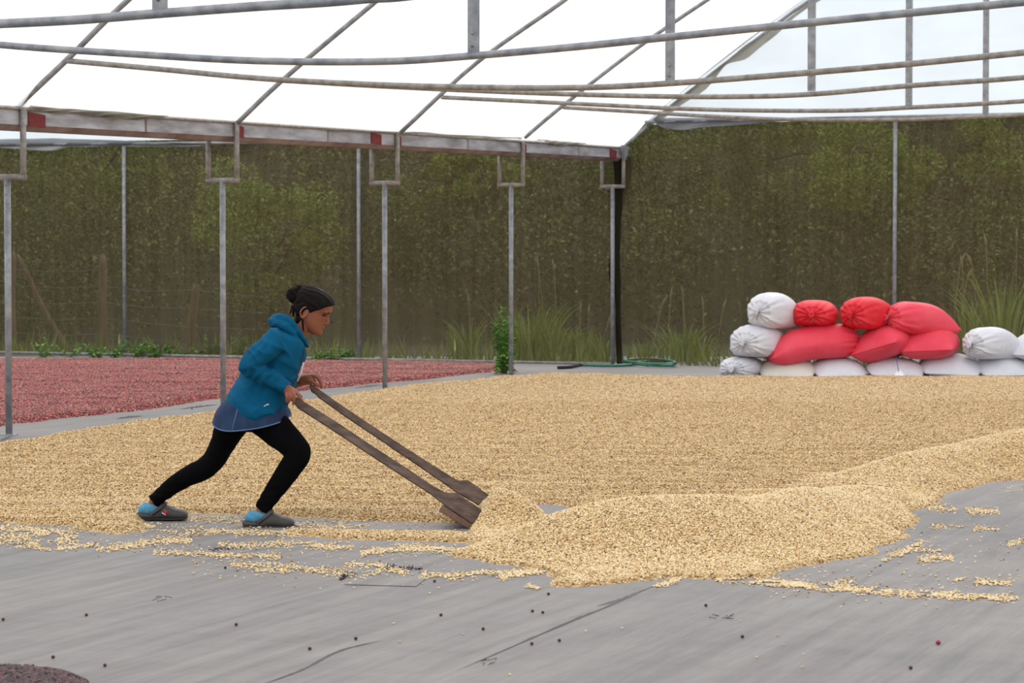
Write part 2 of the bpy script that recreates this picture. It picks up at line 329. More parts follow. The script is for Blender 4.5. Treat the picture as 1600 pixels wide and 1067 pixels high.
def bed(name, xs, ys, H, m, parent):
    ok = H > 0; keep = ok[:-1, :-1] | ok[1:, :-1] | ok[:-1, 1:] | ok[1:, 1:]
    Z = np.where(ok, H, -0.004); X, Y = np.meshgrid(xs, ys); fr = (np.abs(X / Y) < 0.27); keep &= fr[:-1, :-1]
    ny, nx = H.shape; idx = np.arange(ny * nx).reshape(ny, nx); jj, ii = np.nonzero(keep)
    Fq = np.stack([idx[jj, ii], idx[jj, ii + 1], idx[jj + 1, ii + 1], idx[jj + 1, ii]], 1)
    used, inv = np.unique(Fq, return_inverse=True); Fq = inv.reshape(-1, 4)
    V = np.stack([X.ravel()[used], Y.ravel()[used], Z.ravel()[used]], 1)
    me = bpy.data.meshes.new(name); me.vertices.add(len(V)); me.vertices.foreach_set('co', V.ravel().astype(np.float32))
    me.loops.add(Fq.size); me.loops.foreach_set('vertex_index', Fq.ravel().astype(np.int32))
    me.polygons.add(len(Fq)); me.polygons.foreach_set('loop_start', np.arange(0, Fq.size, 4, dtype=np.int32)); me.polygons.foreach_set('loop_total', np.full(len(Fq), 4, np.int32))
    me.update(calc_edges=True); return link(name, me, m, parent, True)
def hsample(xs, ys, H, X, Y):
    fx = (X - xs[0]) / (xs[1] - xs[0]); fy = (Y - ys[0]) / (ys[1] - ys[0]); i = np.clip(fx.astype(int), 0, len(xs) - 2); j = np.clip(fy.astype(int), 0, len(ys) - 2); u = fx - i; v = fy - j
    Hh = np.maximum(H, -0.01)
    r = (Hh[j, i] * (1 - u) + Hh[j, i + 1] * u) * (1 - v) + (Hh[j + 1, i] * (1 - u) + Hh[j + 1, i + 1] * u) * v
    ok = (fx >= 0) & (fy >= 0) & (fx < len(xs) - 1) & (fy < len(ys) - 1); return np.where(ok, r, -1)

def grain_mesh(name, sx, sy, sz, m, sub=1, groove=False):
    bm = bmesh.new(); bmesh.ops.create_icosphere(bm, subdivisions=sub, radius=1)
    for v in bm.verts:
        x, y, z = v.co
        if groove and z < 0: z *= 0.35
        v.co = (x * sx, y * sy, z * sz)
    me = bpy.data.meshes.new(name); bm.to_mesh(me); bm.free(); me.materials.append(m)
    me.polygons.foreach_set('use_smooth', [True] * len(me.polygons)); return me
def scatter(name, V, piece_me, parent, tilt=0.5, smin=.8, smax=1.15, **tags):
    """one stuff object: points carrying rotation and scale, instanced by geometry nodes"""
    n = len(V); me = bpy.data.meshes.new(name); me.vertices.add(n); me.vertices.foreach_set('co', V.ravel().astype(np.float32))
    R = np.stack([rng.normal(0, tilt, n), rng.normal(0, tilt, n), rng.uniform(0, 6.283, n)], 1)
    a = me.attributes.new('rot', 'FLOAT_VECTOR', 'POINT'); a.data.foreach_set('vector', R.ravel().astype(np.float32))
    a = me.attributes.new('scl', 'FLOAT', 'POINT'); a.data.foreach_set('value', rng.uniform(smin, smax, n).astype(np.float32))
    o = link(name, me, None, parent, **tags)
    pm = piece_me; po = bpy.data.objects.new(name + '_piece', pm)   # referenced by the node group only, never linked to the scene
    gn = bpy.data.node_groups.new(name, 'GeometryNodeTree')
    gn.interface.new_socket('Geometry', in_out='INPUT', socket_type='NodeSocketGeometry'); gn.interface.new_socket('Geometry', in_out='OUTPUT', socket_type='NodeSocketGeometry')
    N = gn.nodes; L = gn.links; gi = N.new('NodeGroupInput'); go = N.new('NodeGroupOutput'); ip = N.new('GeometryNodeInstanceOnPoints')
    oi = N.new('GeometryNodeObjectInfo'); oi.inputs['Object'].default_value = po
    a1 = N.new('GeometryNodeInputNamedAttribute'); a1.data_type = 'FLOAT_VECTOR'; a1.inputs['Name'].default_value = 'rot'
    a2 = N.new('GeometryNodeInputNamedAttribute'); a2.data_type = 'FLOAT'; a2.inputs['Name'].default_value = 'scl'
    er = N.new('FunctionNodeEulerToRotation'); L.new(a1.outputs[0], er.inputs[0])
    L.new(gi.outputs[0], ip.inputs['Points']); L.new(oi.outputs['Geometry'], ip.inputs['Instance']); L.new(er.outputs[0], ip.inputs['Rotation']); L.new(a2.outputs[0], ip.inputs['Scale']); L.new(ip.outputs[0], go.inputs[0])
    md = o.modifiers.new('grains', 'NODES'); md.node_group = gn; return o
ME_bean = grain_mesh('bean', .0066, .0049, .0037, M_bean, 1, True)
ME_cher = grain_mesh('cherry', .0080, .0066, .0060, M_cher, 1)
ME_dch = grain_mesh('dark_cherry', .0078, .0062, .0058, M_dcher, 2)
def pts_in(n, y0, y1, lim=0.235, x_hi=None):
    Y = np.sqrt(rng.uniform(y0 * y0, y1 * y1, n)); q = rng.uniform(-lim, lim if x_hi is None else x_hi, n); return q * Y, Y
spread = tag(bed('bean_spread', gx, gy, HB, M_beanbed, None), 'wide spread and heaped windrow of pale parchment coffee beans drying on the grey cloth', 'coffee beans', None, 'stuff')
XB = []; XH = []
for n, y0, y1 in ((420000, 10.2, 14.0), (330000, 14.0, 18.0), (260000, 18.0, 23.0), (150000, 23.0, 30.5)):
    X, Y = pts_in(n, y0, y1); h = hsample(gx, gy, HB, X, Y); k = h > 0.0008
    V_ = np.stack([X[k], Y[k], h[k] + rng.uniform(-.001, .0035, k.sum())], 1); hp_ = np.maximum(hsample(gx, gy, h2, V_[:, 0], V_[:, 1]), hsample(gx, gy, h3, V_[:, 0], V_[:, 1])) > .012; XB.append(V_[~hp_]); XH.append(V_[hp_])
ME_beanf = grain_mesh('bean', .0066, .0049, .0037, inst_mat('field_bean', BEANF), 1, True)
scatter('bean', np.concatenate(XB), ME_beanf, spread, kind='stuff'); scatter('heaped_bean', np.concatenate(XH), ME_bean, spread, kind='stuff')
cher = tag(bed('cherry_spread', cx_, cy_, HCH, M_cherbed, None), 'spread of red coffee cherries drying beyond the posts on the left', 'coffee cherries', None, 'stuff')
X, Y = pts_in(330000, 20, 34.2, .235, .0); h = hsample(cx_, cy_, HCH, X, Y); k = h > .001
scatter('cherry', np.stack([X[k], Y[k], h[k] + .003], 1), ME_cher, cher, kind='stuff')
dark = tag(bed('dark_cherry_heap', dx_, dy_, HD, M_dbed, None), 'dark red coffee cherries at the bottom left corner of the cloth', 'coffee cherries', None, 'stuff')
X = rng.uniform(-3.0, -1.2, 30000); Y = rng.uniform(7.2, 8.5, 30000); h = hsample(dx_, dy_, HD, X, Y); k = h > .002
scatter('dark_cherry', np.stack([X[k], Y[k], h[k] + .004], 1), ME_dch, dark, kind='stuff')

# stray beans: strokes and patches
stray = []
def stroke(pts, wd, n, zz=.0035):
    A = np.array(pts, float); seg = np.linalg.norm(np.diff(A, axis=0), axis=1); cum = np.concatenate([[0], np.cumsum(seg)])
    t = rng.uniform(0, cum[-1], n); x = np.interp(t, cum, A[:, 0]); y = np.interp(t, cum, A[:, 1]) + rng.normal(0, wd, n) * (0.5 + vnoise(t * .09, t * 0 + wd, 77)); x = x + rng.normal(0, 2, n)
    keep = vnoise(x * .06, y * .25, 78) > .28; x, y = x[keep], y[keep]
    for a, b_ in zip(x, y):
        g = G(a, b_); stray.append((g.x, g.y, zz))
def patch(x0, x1, y0, y1, n):
    for _ in range(n):
        g = G(random.uniform(x0, x1), random.uniform(y0, y1)); stray.append((g.x, g.y, .0035))
stroke([(-10, 826), (60, 830), (120, 838)], 4, 900); stroke([(-10, 840), (60, 842), (120, 848)], 4, 650); stroke([(-10, 852), (60, 853)], 2.5, 260)
stroke([(55, 857), (100, 858), (150, 851)], 1.6, 260); stroke([(150, 861), (200, 854), (250, 846), (300, 846)], 2.6, 650); stroke([(222, 822), (290, 832), (380, 831), (470, 834)], 3.2, 1100)
stroke([(240, 866), (290, 864), (350, 869), (440, 870)], 2.2, 600); stroke([(340, 853), (400, 853), (460, 850), (550, 854)], 2.6, 620); stroke([(290, 812), (330, 812), (400, 816)], 4, 420)
stroke([(460, 820), (520, 822), (580, 818)], 3.5, 420); stroke([(565, 864), (620, 858), (680, 858), (725, 866)], 3.2, 1100); stroke([(470, 850), (520, 858), (550, 854)], 2, 200)
stroke([(360, 884), (430, 884), (500, 893), (560, 897), (600, 890)], 3, 620); stroke([(600, 888), (660, 899), (700, 901), (760, 896), (840, 893)], 2.4, 900)
stroke([(780, 903), (830, 895), (870, 888)], 2.6, 500); stroke([(540, 884), (570, 882), (600, 886)], 2, 160); stroke([(395, 892), (450, 893)], 2.4, 120)
stroke([(822, 916), (845, 921)], 1.5, 60); stroke([(1025, 918), (1050, 910), (1062, 905)], 2, 200); stroke([(1120, 905), (1200, 910), (1260, 916)], 3, 700)
stroke([(1195, 911), (1280, 918), (1400, 927), (1480, 931), (1560, 936), (1590, 934)], 2.6, 2100); stroke([(1305, 912), (1335, 908)], 3, 90)
stroke([(1380, 873), (1410, 866), (1440, 848)], 3, 420); stroke([(1430, 860), (1470, 862)], 1.6, 90); stroke([(1435, 875), (1490, 872)], 2.6, 260); stroke([(1455, 823), (1500, 826), (1560, 827)], 2.2, 260)
stroke([(1450, 793), (1495, 797)], 3, 220); stroke([(1510, 799), (1560, 800)], 2.4, 330); stroke([(1520, 910), (1580, 912)], 2.6, 260); stroke([(1575, 850), (1600, 848)], 3, 120); stroke([(1490, 907), (1510, 906)], 1.4, 40); stroke([(1340, 848), (1400, 850)], 3, 60)
patch(0, 300, 820, 862, 260); patch(300, 720, 850, 905, 190); patch(1200, 1600, 790, 930, 240); patch(290, 735, 812, 834, 130); patch(400, 900, 900, 930, 22); patch(1200, 1600, 925, 950, 16); patch(0, 1600, 935, 1060, 14); patch(20, 900, 640, 690, 0); patch(1560, 1600, 752, 770, 24)
scatter('stray_bean', np.array(stray), ME_bean, None, tilt=.25, kind='stuff', label='loose pale beans strewn over the grey cloth in front of the heap and the spread', cat='coffee beans')

# single dark cherries lying on the cloth
ME_c1 = grain_mesh('loose_cherry', .0072, .0064, .0060, mat('dried_cherry_skin', col(58, 24, 30), .5, var=col(84, 34, 36), vscale=(90, 90, 90)), 2)
for i, (x, y) in enumerate([(8, 1047), (51, 1043), (135, 963), (164, 1042), (83, 1029), (369, 978), (484, 1016), (832, 957), (848, 959), (874, 1003), (831, 1008), (1103, 948), (857, 930), (1160, 997), (5, 970), (352, 889), (556, 1000), (1423, 1046), (679, 910), (300, 640), (689, 963), (755, 985)]):
    o = link('coffee_cherry', ME_c1, None, None, label='single dark dried coffee cherry lying loose on the bare grey cloth', cat='coffee cherry', group='single dark cherries strewn on the cloth')
    g = G(x, y); o.location = (g.x, g.y, .0065); o.rotation_euler = (0, 0, random.uniform(0, 6))
ME_c2 = grain_mesh('magenta_cherry', .0095, .0088, .0085, mat('fresh_cherry_skin', col(150, 16, 62), .3), 2)
o = link('coffee_cherry', ME_c2, None, None, label='single bright magenta coffee cherry on the bare cloth at lower right', cat='coffee cherry'); g = G(1466, 1007); o.location = (g.x, g.y, .008)

# patch with frayed edges in the cloth, plus dark scraps
M_fray = mat('black_fray', col(42, 38, 40), .9)
pt = thing('cloth_patch', 'square patch stitched into the grey cloth with black frayed edges', 'patch', G(600, 903))
def ploc(o, par):
    o.parent = par; o.matrix_parent_inverse = Matrix.Translation(-Vector(par.location)); return o
b = MB(); q = [G(538, 914), (G(650, 917)), G(668, 903), G(600, 899)]
vs = [v + ZV * .004 for v in q] + [v + ZV * .0005 for v in q]; b.add(vs, [(0, 1, 2, 3), (4, 5, 1, 0), (5, 6, 2, 1), (6, 7, 3, 2), (7, 4, 0, 3)])
ploc(b.build('patch_square', M_cloth, None), pt)
b = MB()
for (x0, y0, x1, y1, n, hh) in ((532, 907, 545, 900, 26, .03), (605, 889, 618, 888, 12, .05), (625, 888, 655, 890, 34, .02), (548, 900, 562, 898, 8, .015), (330, 862, 345, 858, 10, .03), (345, 859, 385, 857, 16, .012)):
    for _ in range(n):
        t = random.random(); a = G(x0 + (x1 - x0) * t, y0 + (y1 - y0) * t + random.uniform(-1.5, 1.5)); d = Vector((random.gauss(0, 1), random.gauss(0, 1), abs(random.gauss(0, .8)))).normalized() * random.uniform(.3, 1) * hh
        b.tube([a + ZV * .002, a + d * .6 + ZV * .002, a + d + Vector((random.gauss(0, .004), 0, .001))], .0016, 4)
ploc(b.build('frayed_thread', M_fray, None, kind='stuff'), pt)
b = MB()
for (x, y) in ((1130, 965), (260, 936), (760, 1035)):
    for _ in range(5):
        a = G(x + random.uniform(-14, 14), y + random.uniform(-3, 3)); b.tube([a + ZV * .003, a + Vector((random.uniform(-.025, .025), random.uniform(-.03, .03), .006)), a + Vector((random.uniform(-.03, .03), random.uniform(-.05, .05), .002))], .001, 4)
b.build('dry_twigs', M_fray, None, kind='stuff', label='thin dry bits of twig lying on the front of the grey cloth', cat='twigs')

# ------------------------------------------------------------------ posts, gutter, trusses, film
ORD = {0: 'partly outside', 1: 'at the left edge of the photo', 2: 'right behind the woman', 3: 'at the middle of the bean spread edge', 4: 'next to the green weed', 5: 'at the corner by the dark bunched net'}
def ubot(k): return 1.985 + (2.27 - 1.985) * (k - 1) / 4
def make_post(k):
    o = post_xy(k)
    t = thing('steel_post', 'galvanised post with square fork carrying the gutter, ' + ORD[k], 'post', o, 'posts under the gutter')
    u = ubot(k); hw = 0.145
    MB().tube([o, o + ZV * u], .026, 14).build('pole', M_steel, None, True).parent = t
    t.children[0].matrix_parent_inverse = Matrix.Translation(-o)
    b = MB(); b.tube([o + TR * (-hw - .02) + ZV * (u + .0), o + TR * (hw + .02) + ZV * u], .025, 10)
    ploc(b.build('fork_crossbar', M_steel_old, None, True), t)
    for s_ in (-1, 1):
        zt = zg(k) + (0.0 if s_ > 0 else -.15)
        b = MB(); b.tube([o + TR * hw * s_ + ZV * (u - .02), o + TR * hw * s_ + ZV * zt], .024, 10)
        ploc(b.build('fork_upright', M_steel_old, None, True), t)
    for z_ in (u - .06, u - .13): ploc(MB().ell(o + ZV * z_ + Vector((-.004, -.026, 0)), .008, .006, .008, None, 8, 6).build('bolt', M_steel, None), t)
    ploc(MB().box(o + ZV * .004, .06, .06, .004).build('base_plate', M_steel, None), t)
for k in (1, 2, 3, 4, 5): make_post(k)

gut = thing('rain_gutter', 'long grey metal rain gutter running along the post forks to the corner', 'gutter', post_xy(1) + ZV * 2.4)
def extr(prof, k0, k1, m, name, parent, n=24):
    b = MB(); vs = []
    for i in range(n + 1):
        k = k0 + (k1 - k0) * i / n
        for s, dz in prof: vs.append(T3(k, s, zg(k) + dz))
    w_ = len(prof); b.add(vs, [(i * w_ + j, i * w_ + j + 1, (i + 1) * w_ + j + 1, (i + 1) * w_ + j) for i in range(n) for j in range(w_ - 1)])
    return ploc(b.build(name, m, None), parent)
extr([(.118, 0), (.120, -.125), (.117, -.125), (.115, 0)], -2, 5, M_gutter, 'gutter_side', gut)
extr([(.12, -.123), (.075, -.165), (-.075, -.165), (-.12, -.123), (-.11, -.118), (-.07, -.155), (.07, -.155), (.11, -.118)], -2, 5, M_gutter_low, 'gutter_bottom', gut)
extr([(-.12, -.123), (-.12, 0), (-.116, 0), (-.116, -.12)], -2, 5, M_gutter, 'gutter_side', gut)
b = MB(); b.tube([T3(-2, .125, zg(-2)), T3(5, .125, zg(5))], .014, 8); ploc(b.build('film_clamp_rail', M_steel_old, None, True), gut)
for (k, a0, a1) in ((1, .03, .10), (2, .02, .05), (3, -.17, -.10), (3, .02, .04), (4, .02, .045), (4.87, .0, .07)):
    b = MB(); p0 = T3(k + a0, .124, 0); p1 = T3(k + a1, .124, 0); z0 = zg(k)
    off = TR * .004
    b.box8([p0 + ZV * (z0 - .13), p1 + ZV * (z0 - .135), p1 + off + ZV * (z0 - .135), p0 + off + ZV * (z0 - .13), p0 + ZV * (z0 - .02), p1 + ZV * (z0 - .035), p1 + off + ZV * (z0 - .035), p0 + off + ZV * (z0 - .02)])
    ploc(b.build('red_joint_plate', M_red, None, label='dark red painted joint plate' if (k, a0) == (1, .03) else None), gut)
for k in range(0, 5):      # seam of each gutter length
    b = MB(); b.box(T3(k + .55, .121, zg(k + .55) - .065), .003, .012, .062, TR, AX); ploc(b.build('gutter_joint', M_gutter_low, None), gut)

ARCH_REL = [(3.3, 2.13), (4.2, 2.45), (5.36, 2.63), (6.5, 2.45), (7.4, 2.13), (8.17, 1.74), (9.5, .83), (10.1, .40), (10.6, .04)]
ARCH0 = [(.16, 0), (.634, .40), (1.226, .83), (2.06, 1.42), (2.55, 1.74)]
arch_px = {1: [(25, 168), (105, 93), (200, 0)], 2: [(370, 193), (445, 122), (590, 0)], 3: [(626, 207), (745, 98), (880, 2)], 4: [(820, 215), (882, 163), (1000, 72), (1105, 0)], 5: [(977, 228), (1030, 181), (1100, 125), (1200, 48), (1262, 3)]}
chord_px = {-1: [(-200, 42), (-60, 39), (0, 37), (120, 31), (250, 21), (400, 10), (560, -1), (800, -30)], 0: [(-150, 52), (0, 70), (200, 84), (400, 95), (600, 96), (740, 87), (900, 73), (1045, 58), (1300, 32), (1600, 3), (1700, -8)],
            1: [(105, 95), (250, 108), (400, 122), (560, 131), (720, 136), (900, 137), (1050, 130), (1270, 113), (1420, 100), (1600, 82), (1800, 60)], 2: [(440, 126), (600, 135), (800, 144), (1000, 150), (1150, 151), (1270, 147), (1420, 134), (1600, 121), (1800, 100)],
            3: [(690, 152), (900, 162), (1100, 171), (1300, 173), (1420, 168), (1600, 158), (1800, 142)], 4: [(880, 168), (1000, 175), (1100, 181), (1250, 187), (1400, 187), (1540, 182), (1600, 179), (1800, 168)]}
hang_px = {-1: (250, 18), 0: (740, 86), 1: (1047, 130), 2: (1268, 142), 3: (1420, 165), 4: (1540, 182)}
def arch_curve(k):
    pts = [(s, zg(k) + r) for s, r in ARCH0 + ARCH_REL]
    if k in arch_px:
        pp = [in_truss(x, y, k) for x, y in arch_px[k]]; smax = pp[-1][0]; dz = pp[-1][1] - np.interp(smax, [p[0] for p in pts], [p[1] for p in pts])
        pts = pp + [(s, z + dz * max(0, 1 - (s - smax) / 3)) for s, z in pts if s > smax + .3]
    return pts
TL = {-1: 'nearest roof arch, its bowed pipe crossing the upper left corner', 0: 'second nearest roof arch, its bowed pipe passing just above the woman', 1: 'roof arch rising from the post at the left edge', 2: 'roof arch rising from the post behind the woman', 3: 'roof arch rising from the post right of the woman', 4: 'roof arch rising from the post by the weed', 5: 'end arch framing the bluish gable film above the back net'}
for k in range(-1, 6):
    t = thing('roof_truss', 'grey pipe ' + TL[k], 'roof truss', T3(k, 0, zg(k)), 'pipe arches of the roof')
    cv = spline(arch_curve(k), 60); r = .0225
    ploc(MB().tube([T3(k, s, z) for s, z in cv], r, 10).build('arch', M_steel, None, True), t)
    if k in chord_px:
        pp = [in_truss(x, y, k) for x, y in chord_px[k]]
        s_end = 10.72 - max(.5, .5)
        if pp[-1][0] < s_end - 1: pp += [(s_end, pp[-1][1] + .35)]
        cc = spline(pp, 60)
        if k in (-1, 0): cc = np.vstack([[[.5, zg(k) + .33]], cc[cc[:, 0] > .9]])
        ploc(MB().tube([T3(k, s, z) for s, z in cc], .021, 10).build('bottom_chord', M_steel if k < 1 else M_steel_old, None, True), t)
        hs, hz = in_truss(*hang_px[k], k); zt = float(np.interp(hs, cv[:, 0], cv[:, 1]))
        b = MB(); b.box(T3(k, hs, (hz + zt) / 2), .030, .016, (zt - hz) / 2, TR, AX); hg = ploc(b.build('hanger', M_steel, None), t)
        for z_ in (hz + .05, hz + .12): bo = MB().ell(T3(k, hs, z_) - AX * .017, .009, .009, .009, None, 8, 6).build('bolt', M_steel_old, None, True); bo.parent = hg
# film of the main tunnel
allc = {k: spline(arch_curve(k), 60) for k in range(1, 6)}
def film_sheet(k0, k1, name, m, mirror=False, **kw):
    b = MB(); n = 20; W = 40; vs = []
    for i in range(n + 1):
        k = k0 + (k1 - k0) * i / n; base = np.array([(s, zg(k) + r) for s, r in ARCH0 + ARCH_REL]); ss = np.linspace(.14, 10.6, W)
        c = spline(base, 120)
        for j, s in enumerate(ss):
            z = float(np.interp(s, c[:, 0], c[:, 1])) + .10 + .01 * math.sin(i * 2.1 + j * .7)
            if j == 0: z = zg(k) + .015
            vs.append(T3(k, -s if mirror else s, z))
    b.add(vs, [(i * W + j, i * W + j + 1, (i + 1) * W + j + 1, (i + 1) * W + j) for i in range(n) for j in range(W - 1)])
    return b.build(name, m, None, True, kind='structure', **kw)
ceiling = film_sheet(-6, 5.02, 'ceiling', M_film)
film_sheet(-4, 5.02, 'ceiling_left', M_film, True)
film_r = film_sheet(-6, 5.02, 'ceiling_right', M_film); film_r.location = TR * 10.75
# gable film above the net, and net walls (plane of truss 5)
def zrail(s): return 3.055 if s > 0 else 2.985
cv5 = spline(arch_curve(5), 80)
def gable(sign, zr, name, smin):
    b = MB(); vs = []; n = 50
    for i in range(n + 1):
        s = smin + (10.4 - smin) * i / n; top = float(np.interp(s, cv5[:, 0], cv5[:, 1])) + .08; top = max(top, zr + .01)
        for j in range(7): vs.append(T3(5.012, s * sign, zr + (top - zr) * j / 6) + AX * (.012 * math.sin(i * .9 + j * 1.3)))
    b.add(vs, [(i * 7 + j, i * 7 + j + 1, (i + 1) * 7 + j + 1, (i + 1) * 7 + j) for i in range(n) for j in range(6)])
    return b.build(name, M_gable, None, True, kind='structure')
gable(1, 3.05, 'wall_gable', .45); gable(-1, 2.98, 'wall_gable_left', .30)
def net(s0, s1, top, name):
    b = MB(); n = 70; vs = []; W = 12
    for i in range(n + 1):
        s = s0 + (s1 - s0) * i / n; tp = top(s)
        for j in range(W + 1): vs.append(T3(5.02, s, tp * j / W) + AX * (.025 * math.sin(s * 4.1) * math.sin(math.pi * j / W) + .012 * math.sin(s * 13 + j * .4)))
    b.add(vs, [(i * (W + 1) + j, (i + 1) * (W + 1) + j, (i + 1) * (W + 1) + j + 1, i * (W + 1) + j + 1) for i in range(n) for j in range(W)])
    return b.build(name, M_net, None, True, kind='structure')
net(.0, 11, lambda s: min(3.06, float(np.interp(s, cv5[:, 0], cv5[:, 1])) if s > .16 else 2.76), 'wall_back'); net(-13, 0, lambda s: 2.97 if s < -.3 else 2.76, 'wall_back_left')
# wall rails and flaps
def rail(s0, s1, z0, z1, label, r=.02):
    t = MB().tube([T3(5, s0, z0) - AX * .04, T3(5, s1, z1) - AX * .04], r, 10).build('wall_rail', M_steel, None, True, label=label, cat='rail'); return t
rail(.45, 10.2, 3.075, 3.075, 'horizontal grey pipe along the top of the right hand net')
rail(-13, -.15, 3.0, 2.86, 'horizontal grey pipe along the top of the left hand net')
for i, s in enumerate((-10.76, -7.16, -3.57, 3.66, 7.3)):
    if abs(s) > 9 : continue
    lb = {-7.16: 'thin pole against the net left of the woman', -3.57: 'thin pole against the net between the second and third post', 3.66: 'thin pole against the net behind the red sacks', 7.3: 'thin pole against the net beyond the right edge'}[s]
    if s == 7.3: continue
    a = T3(5, s, 0) - AX * .03; MB().tube([a, a + ZV * (3.06 if s > 0 else 2.95)], .024, 10).build('net_pole', M_steel, None, True, label=lb, cat='pole', group='thin poles holding the net')
def flap(pxs, Ymode, name, parent, m, off=0.0, plane=None):
    """ragged strip between an upper and a lower edge; both edges measured in the strip's own vertical plane"""
    b = MB(); vs = []
    n0, p0 = plane
    U_ = spline([(x, yt, yb) for x, yt, yb in pxs], 40)
    for i, (x, yt, yb) in enumerate(U_):
        for j in range(5):
            yy = yt + (yb - yt) * j / 4; d = ray(x, yy); t = (p0 - Vector((0, 0, HC))).dot(n0) / d.dot(n0)
            vs.append(Vector((0, 0, HC)) + d * t + n0 * (.02 * math.sin(i * .8 + j) * j / 4))
    n = len(U_); b.add(vs, [(i * 5 + j, i * 5 + j + 1, (i + 1) * 5 + j + 1, (i + 1) * 5 + j) for i in range(n - 1) for j in range(4)])
    return b.build(name, m, parent, True)
gp = (TR, T3(1, .15, 0)); wp = (AX, T3(5, 0, 0) - AX * .06)
flap([(46, 165, 167), (60, 166, 172), (90, 169, 177), (115, 170, 176), (150, 173, 181), (180, 174, 185), (220, 178, 187), (262, 181, 182)], 0, 'film_flap', ceiling, M_flap, plane=gp)
flap([(500, 200, 202), (530, 203, 206), (560, 205, 206), (620, 206, 208), (660, 206, 209), (700, 210, 212), (760, 212, 216), (815, 214, 216)], 0, 'film_flap', ceiling, M_flap, plane=gp)
flap([(840, 216, 217), (858, 218, 224), (875, 220, 228), (900, 222, 226), (915, 224, 225)], 0, 'film_flap', ceiling, M_flap, plane=gp)
flap([(968, 226, 240), (975, 227, 251), (980, 228, 244), (983, 229, 232)], 0, 'film_flap', ceiling, M_flapg, plane=(AX, T3(5, 0, 0) - AX * .1))
flap([(1022, 186, 188), (1030, 185, 197), (1045, 184, 201), (1065, 184, 203), (1090, 184, 200), (1120, 184, 197), (1160, 184, 195), (1230, 184, 189), (1350, 182, 187), (1500, 181, 184), (1600, 178, 182)], 0, 'film_flap', ceiling, M_flapg, plane=wp)
flap([(-20, 218, 231), (20, 217, 232), (40, 217, 234), (80, 216, 235), (110, 217, 230), (150, 218, 229), (180, 219, 228), (220, 221, 229), (280, 223, 229), (335, 225, 227)], 0, 'film_flap', ceiling, M_flapg, plane=wp)
flap([(1010, 193, 200), (1035, 175, 186), (1065, 150, 164), (1100, 124, 142), (1125, 103, 112), (1140, 92, 99), (1165, 70, 92), (1190, 56, 73), (1215, 40, 52), (1235, 26, 34), (1262, 5, 12), (1290, -12, -4)], 0, 'film_flap', ceiling, M_flap, plane=(AX, T3(5, 0, 0) - AX * .03))
# dark bunched net hanging at the corner post
b = MB(); st = [(972, 246, .10), (972, 275, .10), (968, 305, .075), (965, 335, .045), (964, 375, .04), (961, 410, .065), (963, 445, .06), (966, 470, .03), (966, 500, .03), (967, 540, .032), (968, 568, .036)]
S_ = spline([(x, y, r) for x, y, r in st], 40); vs = []
for i, (x, y, r) in enumerate(S_):
    c = P(x, y, 31.84)
    for k in range(14):
        a = 2 * math.pi * k / 14; rr = r * (1 + .22 * math.sin(3 * a + i * .2) + .12 * math.sin(5 * a - i * .33)); vs.append(c + Vector((math.cos(a) * rr, math.sin(a) * .02, 0)))
b.add(vs, [(i * 14 + k, i * 14 + (k + 1) % 14, (i + 1) * 14 + (k + 1) % 14, (i + 1) * 14 + k) for i in range(39) for k in range(14)])
b.build('bunched_net', M_netd, None, True, label='dark surplus net bunched and hanging down the corner post', cat='net')
# low kerb pipe under the net
MB().tube([T3(5, -9.6, .03) - AX * .05, T3(5, 0, .015) - AX * .05], .018, 8).build('trim_1', M_steel_old, None, True, kind='structure')

# ------------------------------------------------------------------ hose
M_hose = mat('green_hose', col(22, 104, 78), .45)
pts = []
def hp(x, y, z): g = G(x, y); return Vector((g.x, g.y, .012 + z * .45))
loop = [(905, 573, .03), (925, 574, .03), (960, 574.5, .03), (985, 573, .03), (1005, 569, .05), (1035, 570, .06), (1054, 573, .05), (1040, 575, .04), (1005, 574, .05), (980, 571, .06), (972, 569, .07), (1000, 567.5, .09), (1035, 570, .10), (1056, 573, .08), (1030, 575, .08), (995, 573, .09), (975, 570, .10), (1010, 568.5, .12), (1045, 571.5, .12), (1052, 574, .09), (1010, 574, .03)]
S_ = spline([tuple(hp(*q)) for q in loop], 120); MB().tube([Vector(p) for p in S_], .017, 8).build('garden_hose', M_hose, None, True, label='coiled dark green hose lying on the cloth at the foot of the corner post', cat='hose')
S_ = spline([tuple(hp(*q)) for q in [(872, 577, .02), (890, 576, .02), (905, 573.5, .03), (915, 573, .03)]], 20); MB().tube([Vector(p) for p in S_], .02, 8).build('black_pipe', M_fray, None, True, label='short black pipe end on the cloth left of the green hose', cat='pipe')

# ------------------------------------------------------------------ sacks
def sack_mat(name, c, c2):
    m = mat(name, c, .55, 0, .3, var=c2, vscale=(3, 3, 3)); N = m.node_tree.nodes; L = m.node_tree.links; b = N['Principled BSDF']
    tc = N.new('ShaderNodeTexCoord'); wv = N.new('ShaderNodeTexNoise'); wv.inputs['Scale'].default_value = 22; L.new(tc.outputs['Object'], wv.inputs[0])
    bp = N.new('ShaderNodeBump'); bp.inputs['Strength'].default_value = .35; bp.inputs['Distance'].default_value = .02; L.new(wv.outputs[0], bp.inputs['Height']); L.new(bp.outputs[0], b.inputs['Normal']); return m
M_sw = sack_mat('white_sack', col(206, 206, 214), col(222, 222, 228)); M_sc = sack_mat('cream_sack', col(204, 201, 190), col(218, 214, 204)); M_sr = sack_mat('red_sack', col(224, 60, 80), col(232, 80, 98)); M_srd = sack_mat('deep_red_sack', col(216, 36, 50), col(226, 54, 68))
M_str = mat('string', col(150, 110, 100), .9); M_tag = mat('paper_tag', col(240, 240, 244), .8); M_bl = mat('blue_string', col(40, 70, 150), .8)
